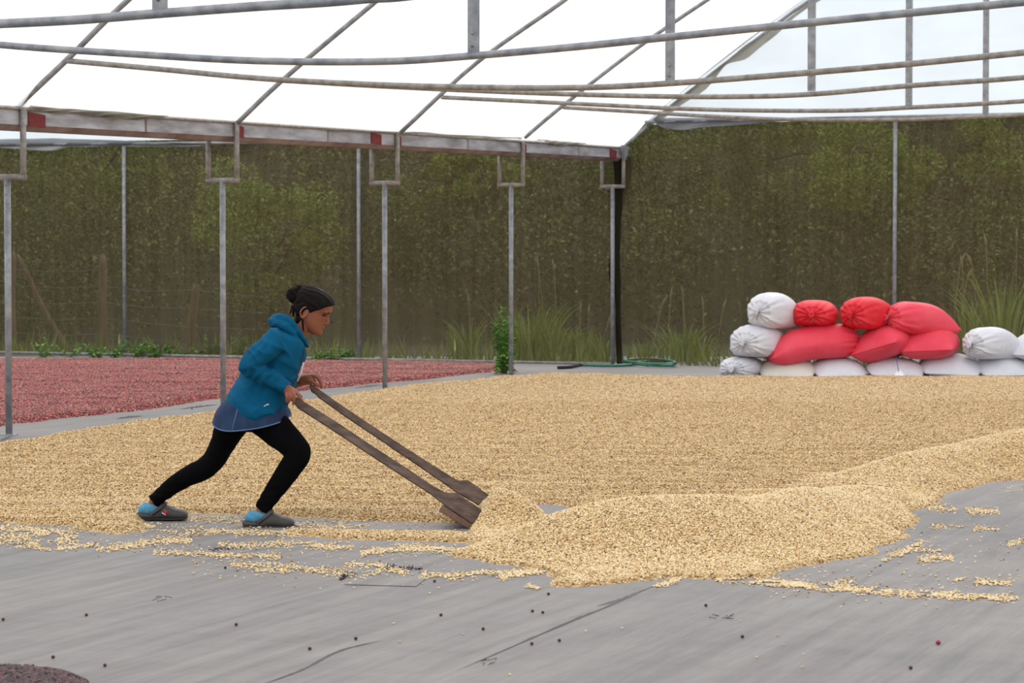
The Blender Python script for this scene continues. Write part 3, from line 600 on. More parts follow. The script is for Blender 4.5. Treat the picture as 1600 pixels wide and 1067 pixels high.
def make_sack(front, Y, az, L, rw, rh, ends, m, label, roll=0, pitch=0, seam_z=-.25, seedv=0, center=False):
    """front: photo point of the near end's centre; az: degrees the far end swings to the right of straight away"""
    rnd = random.Random(seedv); a = math.radians(az); D = Vector((math.sin(a), math.cos(a), 0)); D = (D * math.cos(math.radians(pitch)) + ZV * math.sin(math.radians(pitch)))
    S = Vector((math.cos(a), -math.sin(a), 0)); U = S.cross(D).normalized(); r_ = math.radians(roll); S, U = S * math.cos(r_) + U * math.sin(r_), U * math.cos(r_) - S * math.sin(r_)
    f0 = P(front[0], front[1], Y)
    if center: f0 = f0 - D * L / 2
    nu, nt = 44, 64; vs = []; npl = rnd.randint(11, 15); ph = rnd.uniform(0, 6)
    us = [0.5 - 0.5 * math.cos(math.pi * i / (nu - 1)) for i in range(nu)]
    for u in us:
        def prof(t, kind):   # t distance from the end in fraction of length
            if kind == 'tied':
                e = min(1, t / (.28 if L > 1 else .40)); g = (1 - (1 - e) ** 2.3) ** .50; return max(.05, g), max(.05, g), (1 - e) ** 1.2
            e = min(1, t / (.30 if L > 1 else .42)); g = (1 - (1 - e) ** 2.1) ** .62; return .84 + .16 * min(1, e * 1.4), max(.035, g), 0
        a0, b0, p0 = prof(u, ends[0]); a1, b1, p1 = prof(1 - u, ends[1])
        aw = rw * min(a0, a1); bh = rh * min(b0, b1); pl = max(p0, p1)
        if 'sewn' == ends[0] and u < .5: zo = seam_z * rh * 2 * (1 - min(1, u / .5)) ** 1.5
        elif 'sewn' == ends[1] and u > .5: zo = seam_z * rh * 2 * (1 - min(1, (1 - u) / .5)) ** 1.5
        else: zo = 0
        dent = 0.0
        if ends[0] == 'tied' and u < .06: dent = .02
        for k in range(nt):
            th = 2 * math.pi * k / nt; c, s = math.cos(th), math.sin(th); e_ = .86
            x = aw * abs(c) ** e_ * (1 if c > 0 else -1); z = bh * abs(s) ** e_ * (1 if s > 0 else -1)
            if ends[0] == 'sewn': x = aw * c; z = bh * abs(s) ** 1.12 * (1 if s > 0 else -1)
            if z < 0: z = -bh * .85 * (1 - (1 - min(1, -z / bh)) ** 1.5)
            w_ = 1 + pl * (.075 * math.sin(npl * th + ph + 1.5 * math.sin(3 * th)) + .035 * math.sin((npl * 2 - 3) * th + ph * 2)) + .02 * mnoise.noise(Vector((c * 1.5 + seedv, s * 1.5, u * 3)))
            w_ += .012 * math.sin(3 * th + u * 7 + ph)
            vs.append(f0 + D * (u * L + dent + .018 * pl * math.sin(npl * th + ph)) + S * x * w_ + U * (z * w_ + zo))
    fs = [(i * nt + k, i * nt + (k + 1) % nt, (i + 1) * nt + (k + 1) % nt, (i + 1) * nt + k) for i in range(nu - 1) for k in range(nt)] + [tuple(range(nt))[::-1], tuple((nu - 1) * nt + k for k in range(nt))]
    base = f0 + D * L / 2; zb = min(v.z for v in vs); base.z = zb
    t = thing('sack', label, 'sack', base, 'filled woven sacks stacked behind the beans')
    ploc(MB().add(vs, fs).build('sack_body', m, None, True), t)
    for e, u0, sg in ((ends[0], 0, -1), (ends[1], 1, 1)):
        c0 = f0 + D * (u0 * L)
        if e == 'tied':
            b = MB()
            for q in range(9):
                an = q * .7 + ph; tip = c0 + D * sg * (.03 + .015 * rnd.random()) + S * math.cos(an) * .035 * rnd.uniform(.5, 1.1) + U * math.sin(an) * .035
                b.tube([c0 - D * sg * .03, c0 + D * sg * .012 + (tip - c0) * .2, tip], [.014, .010, .013], 6)
            ploc(b.build('tied_neck', m, None, True), t)
            b = MB(); R_ = [c0 + D * sg * .006 + (S * math.cos(x) + U * math.sin(x)) * .022 for x in np.linspace(0, 6.283, 14)]
            b.tube(R_, .006, 6, False); b.tube([c0 + D * sg * .02, c0 + D * sg * .03 - U * .05 + S * .02, c0 + D * sg * .01 - U * .09 - S * .01], .003, 5); ploc(b.build('tie_string', M_str, None, True), t)
        else:
            zo = seam_z * rh * 2; b = MB(); xx = [rw * .80 * f for f in np.linspace(-1, 1, 15)]
            b.tube([c0 + S * x + U * (zo + .0 * abs(x)) + D * sg * .006 for x in xx], .007, 6); ploc(b.build('seam', m, None, True), t)
    return t
YS = 28.62
def SK(*a, **k): return make_sack(*a, **k)
SK((1270, 537), YS + .30, 82, 1.08, .28, .215, ('sewn', 'tied'), M_sr, 'longest red sack lying lengthwise in the middle layer', pitch=3, seam_z=-.3, seedv=6, center=True)
SK((1143, 577), YS, 24, .85, .23, .135, ('tied', 'sewn'), M_sw, 'flattened white sack with tied neck, bottom of the left end of the stack', seedv=11)
SK((1230, 577), YS, 6, .8, .335, .135, ('sewn', 'sewn'), M_sc, 'cream white sack in the bottom layer under the longest red sack', seam_z=-.32, seedv=12)
SK((1317, 577), YS, -4, .8, .315, .135, ('sewn', 'sewn'), M_sw, 'white pillow shaped sack in the bottom layer left of the one with the tag', seam_z=-.34, seedv=13)
s14 = SK((1402, 577), YS, 5, .8, .34, .13, ('sewn', 'sewn'), M_sw, 'white bottom layer sack with paper tag on blue string', seam_z=-.30, seedv=14, roll=-3)
SK((1487, 573), YS + .02, 8, .8, .36, .145, ('sewn', 'sewn'), M_sw, 'white bottom layer sack just right of the tagged one', seam_z=-.30, seedv=15, roll=-2)
SK((1578, 576), YS, -6, .8, .34, .15, ('sewn', 'sewn'), M_sw, 'white bottom layer sack at the right edge of the photo', seam_z=-.25, seedv=16)
SK((1161, 536), YS - .03, 30, .85, .275, .205, ('tied', 'sewn'), M_sw, 'white sack with tied neck in the middle layer, left end of the stack', seedv=5)
SK((1362, 538), YS + .02, 28, .85, .34, .215, ('sewn', 'sewn'), M_sr, 'red sack with slanting front seam in the middle layer', seam_z=-.12, seedv=7, roll=17)
SK((1447, 536), YS, 14, .85, .345, .215, ('sewn', 'sewn'), M_sr, 'red sack with level front seam in the middle layer, beside the white one', seam_z=-.20, seedv=8, roll=3)
SK((1516, 539), YS - .02, 48, .80, .25, .2, ('tied', 'sewn'), M_sw, 'white sack with tied neck right of the red ones', seedv=9)
SK((1622, 540), YS, 25, .8, .37, .18, ('sewn', 'tied'), M_sw, 'white sack cut by the right edge in the middle layer', seam_z=-.3, seedv=10)
SK((1183, 488), YS - .02, 34, .80, .235, .225, ('tied', 'sewn'), M_sw, 'white sack with tied neck on top of the left end', seedv=1)
SK((1268, 492), YS + .05, 12, .8, .27, .165, ('tied', 'sewn'), M_srd, 'smallest red sack on top beside the white one', seedv=2)
SK((1329, 492), YS + .02, 36, .84, .25, .205, ('tied', 'sewn'), M_srd, 'red sack with tied neck on top, middle of three', seedv=3)
SK((1436, 500), YS + .35, 66, .86, .28, .205, ('tied', 'sewn'), M_sr, 'large smooth red sack on top at the right', pitch=-4, seam_z=-.2, seedv=4, center=True)
b = MB(); a = P(1400, 556, YS - .12); e = P(1404, 581, YS - .14); b.tube([a, P(1402, 568, YS - .14), e], .004, 6); ploc(b.build('blue_string', M_bl, None), s14)
b = MB(); q = [P(1396, 589, YS - .15), P(1415, 588.5, YS - .17), P(1407, 578, YS - .13), P(1401, 580, YS - .13)]
b.add(q + [v + Vector((0, .004, 0)) for v in q], [(0, 1, 2, 3), (7, 6, 5, 4), (0, 4, 5, 1), (1, 5, 6, 2), (2, 6, 7, 3), (3, 7, 4, 0)]); ploc(b.build('paper_tag', M_tag, None), s14)

# ------------------------------------------------------------------ plants
def leaf_mat(name, c1, c2, c3=None, rough=.7):
    m = bpy.data.materials.new(name); m.use_nodes = True; N = m.node_tree.nodes; L = m.node_tree.links; b = N['Principled BSDF']; b.inputs['Roughness'].default_value = rough; b.inputs['Specular IOR Level'].default_value = .3
    ge = N.new('ShaderNodeNewGeometry'); rp = N.new('ShaderNodeValToRGB'); ramp(rp, [(0, c1), (.6, c2), (1, c3 or c2)]); L.new(ge.outputs['Random Per Island'], rp.inputs[0]); L.new(rp.outputs[0], b.inputs['Base Color']); return m
M_bark = mat('bark', col(98, 82, 66), .95, var=col(70, 58, 46), vscale=(6, 6, 20), bump=.4)
LM = [leaf_mat('olive_leaves', col(82, 92, 40), col(112, 122, 56), col(156, 162, 104)), leaf_mat('bright_leaves', col(106, 124, 46), col(140, 156, 66), col(180, 190, 116)), leaf_mat('dark_leaves', col(50, 56, 32), col(74, 80, 44), col(110, 112, 74)), leaf_mat('brown_leaves', col(82, 68, 46), col(104, 88, 60), col(140, 124, 92))]
def tree(px, py, Y, w_, h_, kind, label, nleaf=15000, ls=.055):
    """px,py: photo point of the crown centre; crown w_ x h_ metres"""
    c = P(px, py, Y); gz = float(hill(np.array([c.x]), np.array([Y]))[0]) if Y > 41 else -.03
    t = thing('tree', label, 'tree', (c.x, Y, gz), 'trees and bushes behind the net')
    b = MB(); top = Vector((c.x, Y, c.z + h_ * .2)); bs = Vector((c.x + random.uniform(-.2, .2), Y, gz - .2))
    mid = bs.lerp(top, .5) + Vector((random.uniform(-.2, .2), 0, 0)); b.tube([bs, mid, top], [.11, .08, .03], 8)
    ends = []
    for i in range(9):
        s = bs.lerp(top, random.uniform(.3, .9)); an = random.uniform(0, 6.28); e = c + Vector((math.cos(an) * w_ * .38, math.sin(an) * w_ * .38, random.uniform(-.35, .4) * h_)); b.tube([s, s.lerp(e, .5) + ZV * .1, e], [.035, .025, .01], 5); ends.append(e)
    ploc(b.build('trunk', M_bark, None, True), t)
    nb = 26; cl = []
    for i in range(nb):
        d = Vector((random.gauss(0, 1), random.gauss(0, 1), random.gauss(0, 1))).normalized() * random.uniform(.3, 1) ** .5
        cl.append((c + Vector((d.x * w_ * .46, d.y * w_ * .4, d.z * h_ * .46)), random.uniform(.22, .5) * min(w_, h_) * .42))
    n = nleaf; ci = rng.integers(0, nb, n); D = rng.normal(0, 1, (n, 3)); D /= np.linalg.norm(D, axis=1)[:, None]; rr = rng.uniform(.35, 1, n) ** .6
    cc = np.array([tuple(q[0]) for q in cl])[ci]; cr = np.array([q[1] for q in cl])[ci]
    Q = cc + D * (rr * cr)[:, None] * np.array([1.15, 1.15, .8]); A = rng.normal(0, 1, (n, 3)); A /= np.linalg.norm(A, axis=1)[:, None]; Bv = np.cross(A, rng.normal(0, 1, (n, 3))); Bv /= np.linalg.norm(Bv, axis=1)[:, None]
    s = (ls * rng.uniform(.6, 1.3, n))[:, None]; V = np.stack([Q - A * s * .6, Q + Bv * s * .28, Q + A * s * .6, Q - Bv * s * .28], 1).reshape(-1, 3); Fq = np.arange(4 * n).reshape(-1, 4)
    me = bpy.data.meshes.new('foliage'); me.from_pydata(V.tolist(), [], Fq.tolist()); me.update(); ploc(link('foliage', me, LM[kind], None, kind='stuff'), t)
TREES = [(40, 300, 44, 3.4, 3.6, 0, 'broad olive tree behind the net at the far left'), (150, 265, 47, 3.0, 2.6, 1, 'light green crown behind the net left of the first thin pole'), (250, 400, 50, 3.4, 3.8, 2, 'dark bushy tree behind the split fence post'),
         (420, 370, 42, 2.6, 2.6, 1, 'bright feathery tree behind the net beside the second post'), (490, 450, 46, 2.8, 2.4, 0, 'olive bush behind the net by the woman\'s head'), (330, 270, 52, 3.4, 3.0, 3, 'brownish thicket behind the net above the second post'),
         (560, 330, 52, 3.2, 3.6, 2, 'dark tree behind the net left of the third post'), (680, 380, 45, 2.6, 3.4, 0, 'olive tree behind the net right of the third post'), (735, 275, 44, 2.0, 1.3, 1, 'bright crown under the gutter between third and fourth post'),
         (800, 470, 50, 3.2, 2.6, 3, 'brown thicket behind the green weed'), (880, 350, 48, 2.8, 3.2, 0, 'olive tree behind the net left of the corner post'), (1030, 300, 46, 2.8, 3.0, 0, 'leafy olive tree just right of the corner post'),
         (1120, 430, 49, 3.2, 2.6, 2, 'dark bush behind the net above the left sacks'), (1200, 270, 44, 2.8, 2.4, 0, 'broad light tree behind the net above the white top sack'), (1290, 400, 47, 3.0, 2.8, 3, 'brown leaved bush behind the net above the red sacks'),
         (1360, 270, 43, 2.0, 2.0, 1, 'bright green crown just left of the pole behind the sacks'), (1470, 290, 48, 3.2, 3.0, 2, 'dark tree behind the net right of the thin pole'), (1490, 420, 45, 2.6, 2.2, 0, 'olive bush behind the net over the right sacks'),
         (1580, 240, 46, 2.4, 3.4, 1, 'tall light green tree behind the net at the right edge'), (620, 500, 48, 4.0, 2.0, 2, 'low dark bush behind the net between the posts'), (1330, 500, 50, 4.5, 2.0, 2, 'low dark bush behind the stacked sacks'), (100, 480, 50, 4.2, 2.2, 2, 'low dark bush behind the fence at the left'),
         (960, 480, 51, 4.0, 2.4, 3, 'brown bush behind the corner post'), (700, 210, 58, 7.5, 3.4, 2, 'dark wooded crown high on the slope at the middle'), (1150, 170, 60, 7.5, 3.6, 2, 'dark wooded crown high on the slope right of the corner'), (1500, 170, 58, 7.0, 3.6, 3, 'brownish crown high on the slope at the right'), (300, 190, 60, 8.0, 3.2, 2, 'dark wooded crown high on the slope at the left'), (20, 190, 56, 4.5, 3.2, 0, 'olive crown high on the slope at the far left')]
for a in TREES: tree(*a)

# scrub covering the slope: nobody could count it
def scrub(name, m, n, seed, y0, y1, hgt, label):
    q = rng.uniform(-.30, .30, n * 3); Y = rng.uniform(y0, y1, n * 3); X = q * Y
    k = vnoise(X * .8, Y * .5, seed) * .6 + vnoise(X * 2.3, Y * 1.4, seed + 1) * .4 > .48; X = X[k][:n]; Y = Y[k][:n]; n = len(X)
    Z = np.where(Y > 41, hill(X, Y), -.03) + rng.uniform(0, 1, n) ** .7 * hgt * (.3 + vnoise(X * 1.1, Y * .8, seed + 2))
    Q = np.stack([X, Y, Z], 1); A = rng.normal(0, 1, (n, 3)); A /= np.linalg.norm(A, axis=1)[:, None]; Bv = np.cross(A, rng.normal(0, 1, (n, 3))); Bv /= np.linalg.norm(Bv, axis=1)[:, None]
    s_ = (.07 * rng.uniform(.5, 1.3, n))[:, None]; V = np.stack([Q - A * s_ * .6, Q + Bv * s_ * .28, Q + A * s_ * .6, Q - Bv * s_ * .28], 1).reshape(-1, 3)
    me = bpy.data.meshes.new(name); me.from_pydata(V.tolist(), [], np.arange(4 * n).reshape(-1, 4).tolist()); me.update(); link(name, me, m, None, kind='stuff', label=label, cat='scrub')
scrub('hillside_scrub', LM[2], 150000, 41, 40, 66, 2.2, 'dark green scrub covering the slope behind the net')
scrub('hillside_scrub', LM[0], 90000, 51, 40, 62, 2.6, 'olive green scrub scattered over the slope behind the net')
scrub('hillside_scrub', LM[3], 90000, 61, 40, 66, 1.8, 'brown dry scrub scattered over the slope behind the net')
def blades(b, base, n, h, spread_, lean, wd=.012):
    for _ in range(n):
        an = random.uniform(0, 6.28); r = random.uniform(0, spread_); p = base + Vector((math.cos(an) * r, math.sin(an) * r * .6, 0)); hh = h * random.uniform(.55, 1); L_ = lean * random.uniform(.2, 1.2); d = Vector((math.cos(an), math.sin(an) * .6, 0)); sdv = Vector((-d.y, d.x, 0)) if abs(d.x) < .5 else Vector((.3, 1, 0)).normalized()
        sdv = Vector((1, .2, 0)).normalized() if random.random() < .6 else sdv
        vs = []; m_ = 6
        for i in range(m_ + 1):
            t = i / m_; q = p + d * L_ * t ** 2 * hh + ZV * (hh * (t - .35 * lean * t ** 3)); ww = wd * (1 - t) ** .6 + .0008; vs += [q - sdv * ww, q + sdv * ww]
        b.add(vs, [(2 * i, 2 * i + 1, 2 * i + 3, 2 * i + 2) for i in range(m_)])
M_grass = leaf_mat('grass_blades', col(128, 152, 66), col(166, 186, 96), col(214, 220, 160)); M_plume = mat('grass_plume', col(196, 176, 128), .9, var=col(160, 140, 96), vscale=(30, 30, 30))
def clump(px, py, Y, h, n, spr, lean, label, plumes=0, mt=None):
    c = P(px, py, Y); c.z = -.02; t = thing('grass_clump', label, 'grass', c, 'grass clumps along the foot of the net')
    b = MB(); blades(b, c, n, h, spr, lean); ploc(b.build('blades', mt or M_grass, None, kind='stuff'), t)
    for i in range(plumes):
        x = c + Vector((random.uniform(-spr, spr) * 1.3, 0, 0)); hh = h * random.uniform(.95, 1.25); dx = random.uniform(-.12, .14); b = MB()
        b.tube([x, x + Vector((dx * .4, 0, hh * .6)), x + Vector((dx, 0, hh))], .004, 5); b.tube([x + Vector((dx, 0, hh)), x + Vector((dx * 1.3, 0, hh + .09)), x + Vector((dx * 1.8, 0, hh + .18))], [.008, .018, .004], 6); ploc(b.build('plume', M_plume, None, True), t)
YG = 33.2
clump(735, 570, YG, .75, 60, .25, .6, 'pale grass clump behind the net left of the green weed', 1); clump(830, 572, YG, 1.0, 130, .35, .45, 'tall pale grass clump with seed stalks right of the green weed', 3); clump(865, 572, YG - .1, .75, 70, .25, .9, 'arching grass clump in front of the net between weed and corner post', 0)
clump(905, 572, YG, .6, 60, .2, .5, 'low grass with orange seed head left of the corner post', 2); clump(940, 572, YG, .5, 40, .15, .5, 'low grass at the left foot of the corner post', 1); clump(1060, 575, 33, .7, 70, .3, .6, 'thin grass clump with plumes left of the sacks', 4); clump(1095, 575, 33, .6, 60, .25, .9, 'drooping grass clump touching the left end of the sacks', 2); clump(1010, 575, 33, .4, 40, .3, .6, 'short grass behind the coiled hose', 0)
clump(1565, 560, 33.0, 1.5, 110, .35, .45, 'very tall grass clump behind the net at the right edge', 3); clump(1510, 560, 33.2, 1.1, 50, .2, .5, 'grass with pale plumes behind the net right of the red sacks', 4)
# leafy weeds
M_weed = leaf_mat('weed_leaves', col(74, 116, 42), col(104, 152, 62), col(160, 192, 116)); M_stem = mat('weed_stem', col(90, 120, 60), .8)
def weed(px, py, Y, h, nst, label, ls=.05, z0=0, spr=.05, grp='leafy weeds'):
    c = P(px, py, Y); c.z = z0; t = thing('leafy_weed', label, 'weed', c, grp); b = MB(); lv = MB()
    for s in range(nst):
        an = random.uniform(0, 6.28); hh = h * (1 if s == 0 else random.uniform(.5, .9)); d = Vector((math.cos(an) * spr, math.sin(an) * spr, 0)); pts_ = [c + d * (.3 + t_ * (1 + .5 * t_)) + ZV * hh * t_ for t_ in np.linspace(0, 1, 6)]; b.tube(pts_, [.006, .006, .005, .004, .003, .002], 5)
        nl = int(hh / .014)
        for i in range(nl):
            t_ = random.uniform(.05, 1); q = c + d * (.3 + t_ * (1 + .5 * t_)) + ZV * hh * t_; a2 = random.uniform(0, 6.28); o_ = Vector((math.cos(a2), math.sin(a2), random.uniform(-.2, .7))).normalized(); sd = o_.cross(ZV).normalized(); L_ = ls * random.uniform(.6, 1.3) * (1.25 - .6 * t_)
            lv.add([q, q + o_ * L_ * .5 + sd * L_ * .24 + ZV * .004, q + o_ * L_ - ZV * L_ * .2, q + o_ * L_ * .5 - sd * L_ * .24 + ZV * .004], [(0, 1, 2, 3)])
    ploc(b.build('stem', M_stem, None, True), t); ploc(lv.build('leaves', M_weed, None, kind='stuff'), t)
weed(789, 583, 29.4, .78, 18, 'tall bright green leafy weed growing through the cloth at the fourth post', .10, 0, .075, None)
for i, (x, h, n, lb) in enumerate([(70, .3, 4, 'small weed tuft at the net foot in the left corner'), (108, .22, 4, 'tiny weed at the net foot left of the wooden post'), (150, .22, 8, 'leafy weed at the foot of the upright wooden post'), (178, .26, 8, 'leafy weed just left of the thin pole foot'), (212, .28, 9, 'leafy weed just right of the thin pole foot'), (245, .26, 9, 'leafy weed between thin pole and split wooden post'), (282, .18, 5, 'small weed left of the split wooden post'), (318, .26, 7, 'leafy weed right of the split wooden post'), (338, .40, 7, 'taller weed against the net left of the second post'), (372, .45, 7, 'pale tall weed against the net right of the second post'), (528, .22, 6, 'weed at the net foot right of the woman'), (548, .24, 6, 'weed at the foot of the second thin pole'), (495, .2, 5, 'weed at the net foot just behind the woman')]):
    weed(x, 562, 34.2 if x < 420 else 33.2, h * .85, n, lb, .085, 0, .11)
b = MB()
for i in range(900):
    s = random.uniform(-10.5, 9); p_ = T3(5, s, 0) + AX * random.uniform(.1, .9); hh = random.uniform(.08, .38)
    d = Vector((random.gauss(0, .3), random.gauss(0, .2), 1)).normalized() * hh; sd = Vector((.012, 0, 0)); b.add([p_ - sd, p_ + sd, p_ + d * .6 + sd * .8 + ZV * 0, p_ + d], [(0, 1, 2, 3)])
b.build('undergrowth', M_grass, None, kind='stuff', label='low green undergrowth along the outer foot of the back net', cat='undergrowth')

# ------------------------------------------------------------------ old wire fence beyond the net
M_wood_old = mat('old_fence_wood', col(150, 124, 106), .95, var=col(118, 96, 80), vscale=(20, 20, 3), bump=.4)
fn = thing('wire_fence', 'old wire fence on rough wooden posts beyond the net at the left', 'fence', (P(160, 560, 37.5).x, 37.5, 0))
def wpost(x0, y0, x1, y1, r0, r1, Y=37.4, name='fence_post', fl=1.0):
    a = P(x0, y0, Y); e = P(x1, y1, Y); b = MB(); n = 12; vs = []
    for i in range(n + 1):
        t = i / n; c = a.lerp(e, t) + Vector((.012 * math.sin(t * 9), 0, 0)); r = (r0 + (r1 - r0) * t) * (1 if i < n else .45)
        for k in range(10): an = 2 * math.pi * k / 10; rr = r * (1 + .12 * math.sin(3 * an + t * 4)); vs.append(c + Vector((math.cos(an) * rr, math.sin(an) * rr, (.03 * math.sin(an * 2) if i == n else 0))))
    b.add(vs, [(i * 10 + k, i * 10 + (k + 1) % 10, (i + 1) * 10 + (k + 1) % 10, (i + 1) * 10 + k) for i in range(n) for k in range(10)] + [tuple(n * 10 + k for k in range(10))]); return ploc(b.build(name, M_wood_old, None, True), fn)
wpost(19, 560, 19, 392, .055, .05); wpost(159, 560, 160, 398, .072, .055); wpost(292, 562, 303, 445, .05, .035); wpost(299, 560, 308, 446, .04, .03); wpost(102, 550, 26, 398, .05, .04, 37.6, 'brace')
for j, y in enumerate((422, 447, 472, 497, 521)):
    b = MB(); pts_ = [P(x, y + dy + .0 * x, 37.45) for x, dy in ((-40, 0), (19, -2), (90, 3), (159, 0), (230, 8), (300, 2 + j * 4), (420, 18)) if not (j < 1 and x > 200)]; b.tube(pts_, .004, 5); ploc(b.build('wire', M_steel, None), fn)

# ------------------------------------------------------------------ wooden pusher
M_wood = mat('weathered_wood', col(104, 84, 72), .8, var=col(62, 46, 40), vscale=(7, 30, 30), bump=.35, bscale=60, detail=10)
M_woodr = mat('worn_blade_wood', col(84, 60, 50), .7, var=col(52, 36, 32), vscale=(12, 30, 30), bump=.3, bscale=40)
M_woode = mat('pale_wood_edge', col(136, 104, 88), .8, var=col(104, 78, 66), vscale=(30, 30, 30))
push = thing('bean_pusher', 'brown wooden double-handled pusher held by the woman against the bean heap', 'pusher', G(715, 822))
def plank(up, lo, Ya, Yb, lat, th, name, m):
    """up/lo: matching photo points of the plank's upper and lower edges; the lower edge stands lat metres nearer"""
    n = len(up); b = MB(); vs = []
    for i in range(n):
        t = i / (n - 1); Y = Ya + (Yb - Ya) * ((up[i][0] - up[0][0]) / (up[-1][0] - up[0][0]))
        wpx = math.hypot(up[i][0] - lo[i][0], up[i][1] - lo[i][1]) / 14.0
        a = P(up[i][0], up[i][1], Y + lat * wpx * .5); c = P(lo[i][0], lo[i][1], Y - lat * wpx * .5)
        nrm = Vector((.35, .75, -.55)).normalized() * th; vs += [a, c, c + nrm, a + nrm]
    fs = [(i * 4 + j, i * 4 + (j + 1) % 4, (i + 1) * 4 + (j + 1) % 4, (i + 1) * 4 + j) for i in range(n - 1) for j in range(4)] + [(3, 2, 1, 0), tuple((n - 1) * 4 + j for j in range(4))]
    b.add(vs, fs); me = b.mesh(name); bm = bmesh.new(); bm.from_mesh(me); bmesh.ops.recalc_face_normals(bm, faces=bm.faces)
    bmesh.ops.bevel(bm, geom=[e for e in bm.edges if e.calc_face_angle(0) > .7], offset=.003, segments=2, affect='EDGES'); bm.to_mesh(me); bm.free(); return ploc(link(name, me, m, None), push)
YN0, YN1 = 12.68, 12.60; YF0, YF1 = 13.0, 13.02
hu = [(452, 613.5), (470, 624), (520, 655), (580, 695), (640, 734), (670, 754.5), (685, 763.5)]; hl = [(450, 620), (463, 635), (516, 669), (575, 708), (635, 747), (668, 768), (682, 779)]
plank(hu, hl, YN0, YN1, .035, .024, 'handle', M_wood)
bu = [(683, 762), (694, 768), (704, 770), (712, 769), (738, 786), (765, 804), (775, 811)]; bl = [(680, 777.5), (690, 785), (695, 789), (701, 793), (718, 805), (737, 817), (746, 823)]
plank(bu, bl, YN1, YN1 - .01, .04, .02, 'blade', M_wood)
fu = [(485, 599), (500, 609), (540, 637), (600, 677), (660, 716), (700, 741), (712, 749)]; fl = [(483, 606), (496, 619), (535, 647), (596, 688), (655, 728), (697, 757), (708, 765)]
plank(fu, fl, YF0, YF1, .035, .024, 'handle', M_wood)
bu = [(710, 748.5), (715, 750), (731, 749.5), (742, 757), (754, 766), (764, 773)]; bl = [(706, 764), (712, 768), (722, 774), (730, 778), (740, 784), (750, 790)]
plank(bu, bl, YF1, YF1, .04, .02, 'blade', M_wood)
b = MB(); A1, A2, B1, B2 = P(690, 790, 12.55), P(740, 820, 12.55), P(714, 779, 12.98), P(756, 806, 12.98); dn = Vector((-.014, 0, -.028)); up_ = Vector((0, 0, 0))
b.box8([A1 + dn, A2 + dn, B2 + dn, B1 + dn, A1, A2, B2, B1]); me = b.mesh('cross_board'); bm = bmesh.new(); bm.from_mesh(me); bmesh.ops.recalc_face_normals(bm, faces=bm.faces); bmesh.ops.bevel(bm, geom=bm.edges[:], offset=.004, segments=2, affect='EDGES'); bm.to_mesh(me); bm.free(); ploc(link('cross_board', me, M_woode, None, label='pale worn end of the cross board'), push)

# ------------------------------------------------------------------ the woman
def remesh(b, voxel, smooth=4, factor=.5):
    me = b.mesh('tmp'); o = bpy.data.objects.new('tmp', me); C.objects.link(o)
    md = o.modifiers.new('r', 'REMESH'); md.mode = 'VOXEL'; md.voxel_size = voxel
    if smooth: ms = o.modifiers.new('s', 'SMOOTH'); ms.iterations = smooth; ms.factor = factor
    dg = bpy.context.evaluated_depsgraph_get(); ne = bpy.data.meshes.new_from_object(o.evaluated_get(dg)); C.objects.unlink(o); bpy.data.objects.remove(o); return ne
def displace(me, fn):
    n = len(me.vertices); co = np.empty(n * 3, np.float32); no = np.empty(n * 3, np.float32); me.vertices.foreach_get('co', co); me.vertices.foreach_get('normal', no); co = co.reshape(-1, 3); no = no.reshape(-1, 3)
    d = np.array([fn(Vector(c), Vector(q)) for c, q in zip(co.tolist(), no.tolist())]); co += no * d[:, None]; me.vertices.foreach_set('co', co.ravel()); me.update()
PPM = F / 12.8
def loft(b, secs, n=28, m_=30, ny=1.0, exp=1.0, caps=True):
    """secs rows: photo x, photo y, depth Y, half thickness in px across the path, half depth in metres"""
    S = spline(secs, m_); pts_ = [P(r[0], r[1], r[2]) for r in S]; vs = []
    for i, p in enumerate(pts_):
        t = (pts_[min(i + 1, m_ - 1)] - pts_[max(i - 1, 0)]); t.y = 0 if abs(t.y) < .7 * math.hypot(t.x, t.z) else t.y * .5; t.normalize()
        nn = Vector((t.z, 0, -t.x)).normalized(); lat = Vector((0, 1, 0))
        for k in range(n):
            a = 2 * math.pi * k / n; c, s = math.cos(a), math.sin(a); c = abs(c) ** exp * (1 if c > 0 else -1); s = abs(s) ** exp * (1 if s > 0 else -1)
            vs.append(p + nn * (c * S[i][3] / PPM) + lat * s * S[i][4])
    fs = [(i * n + k, i * n + (k + 1) % n, (i + 1) * n + (k + 1) % n, (i + 1) * n + k) for i in range(m_ - 1) for k in range(n)] 
    if caps: fs += [tuple(range(n))[::-1], tuple((m_ - 1) * n + k for k in range(n))]
    return b.add(vs, fs)
YW = 12.82
def chain(b, pts_, r):
    pp = [P(*q) for q in pts_]; S = spline([tuple(q) for q in pp], 12); rs = spline([(x, 0) for x in r], 12)[:, 0]
    b.tube([Vector(q) for q in S], list(map(float, rs)), 10); b.ell(pp[-1], r[-1], r[-1], r[-1], None, 10, 8); b.ell(pp[0], r[0], r[0], r[0], None, 10, 8)
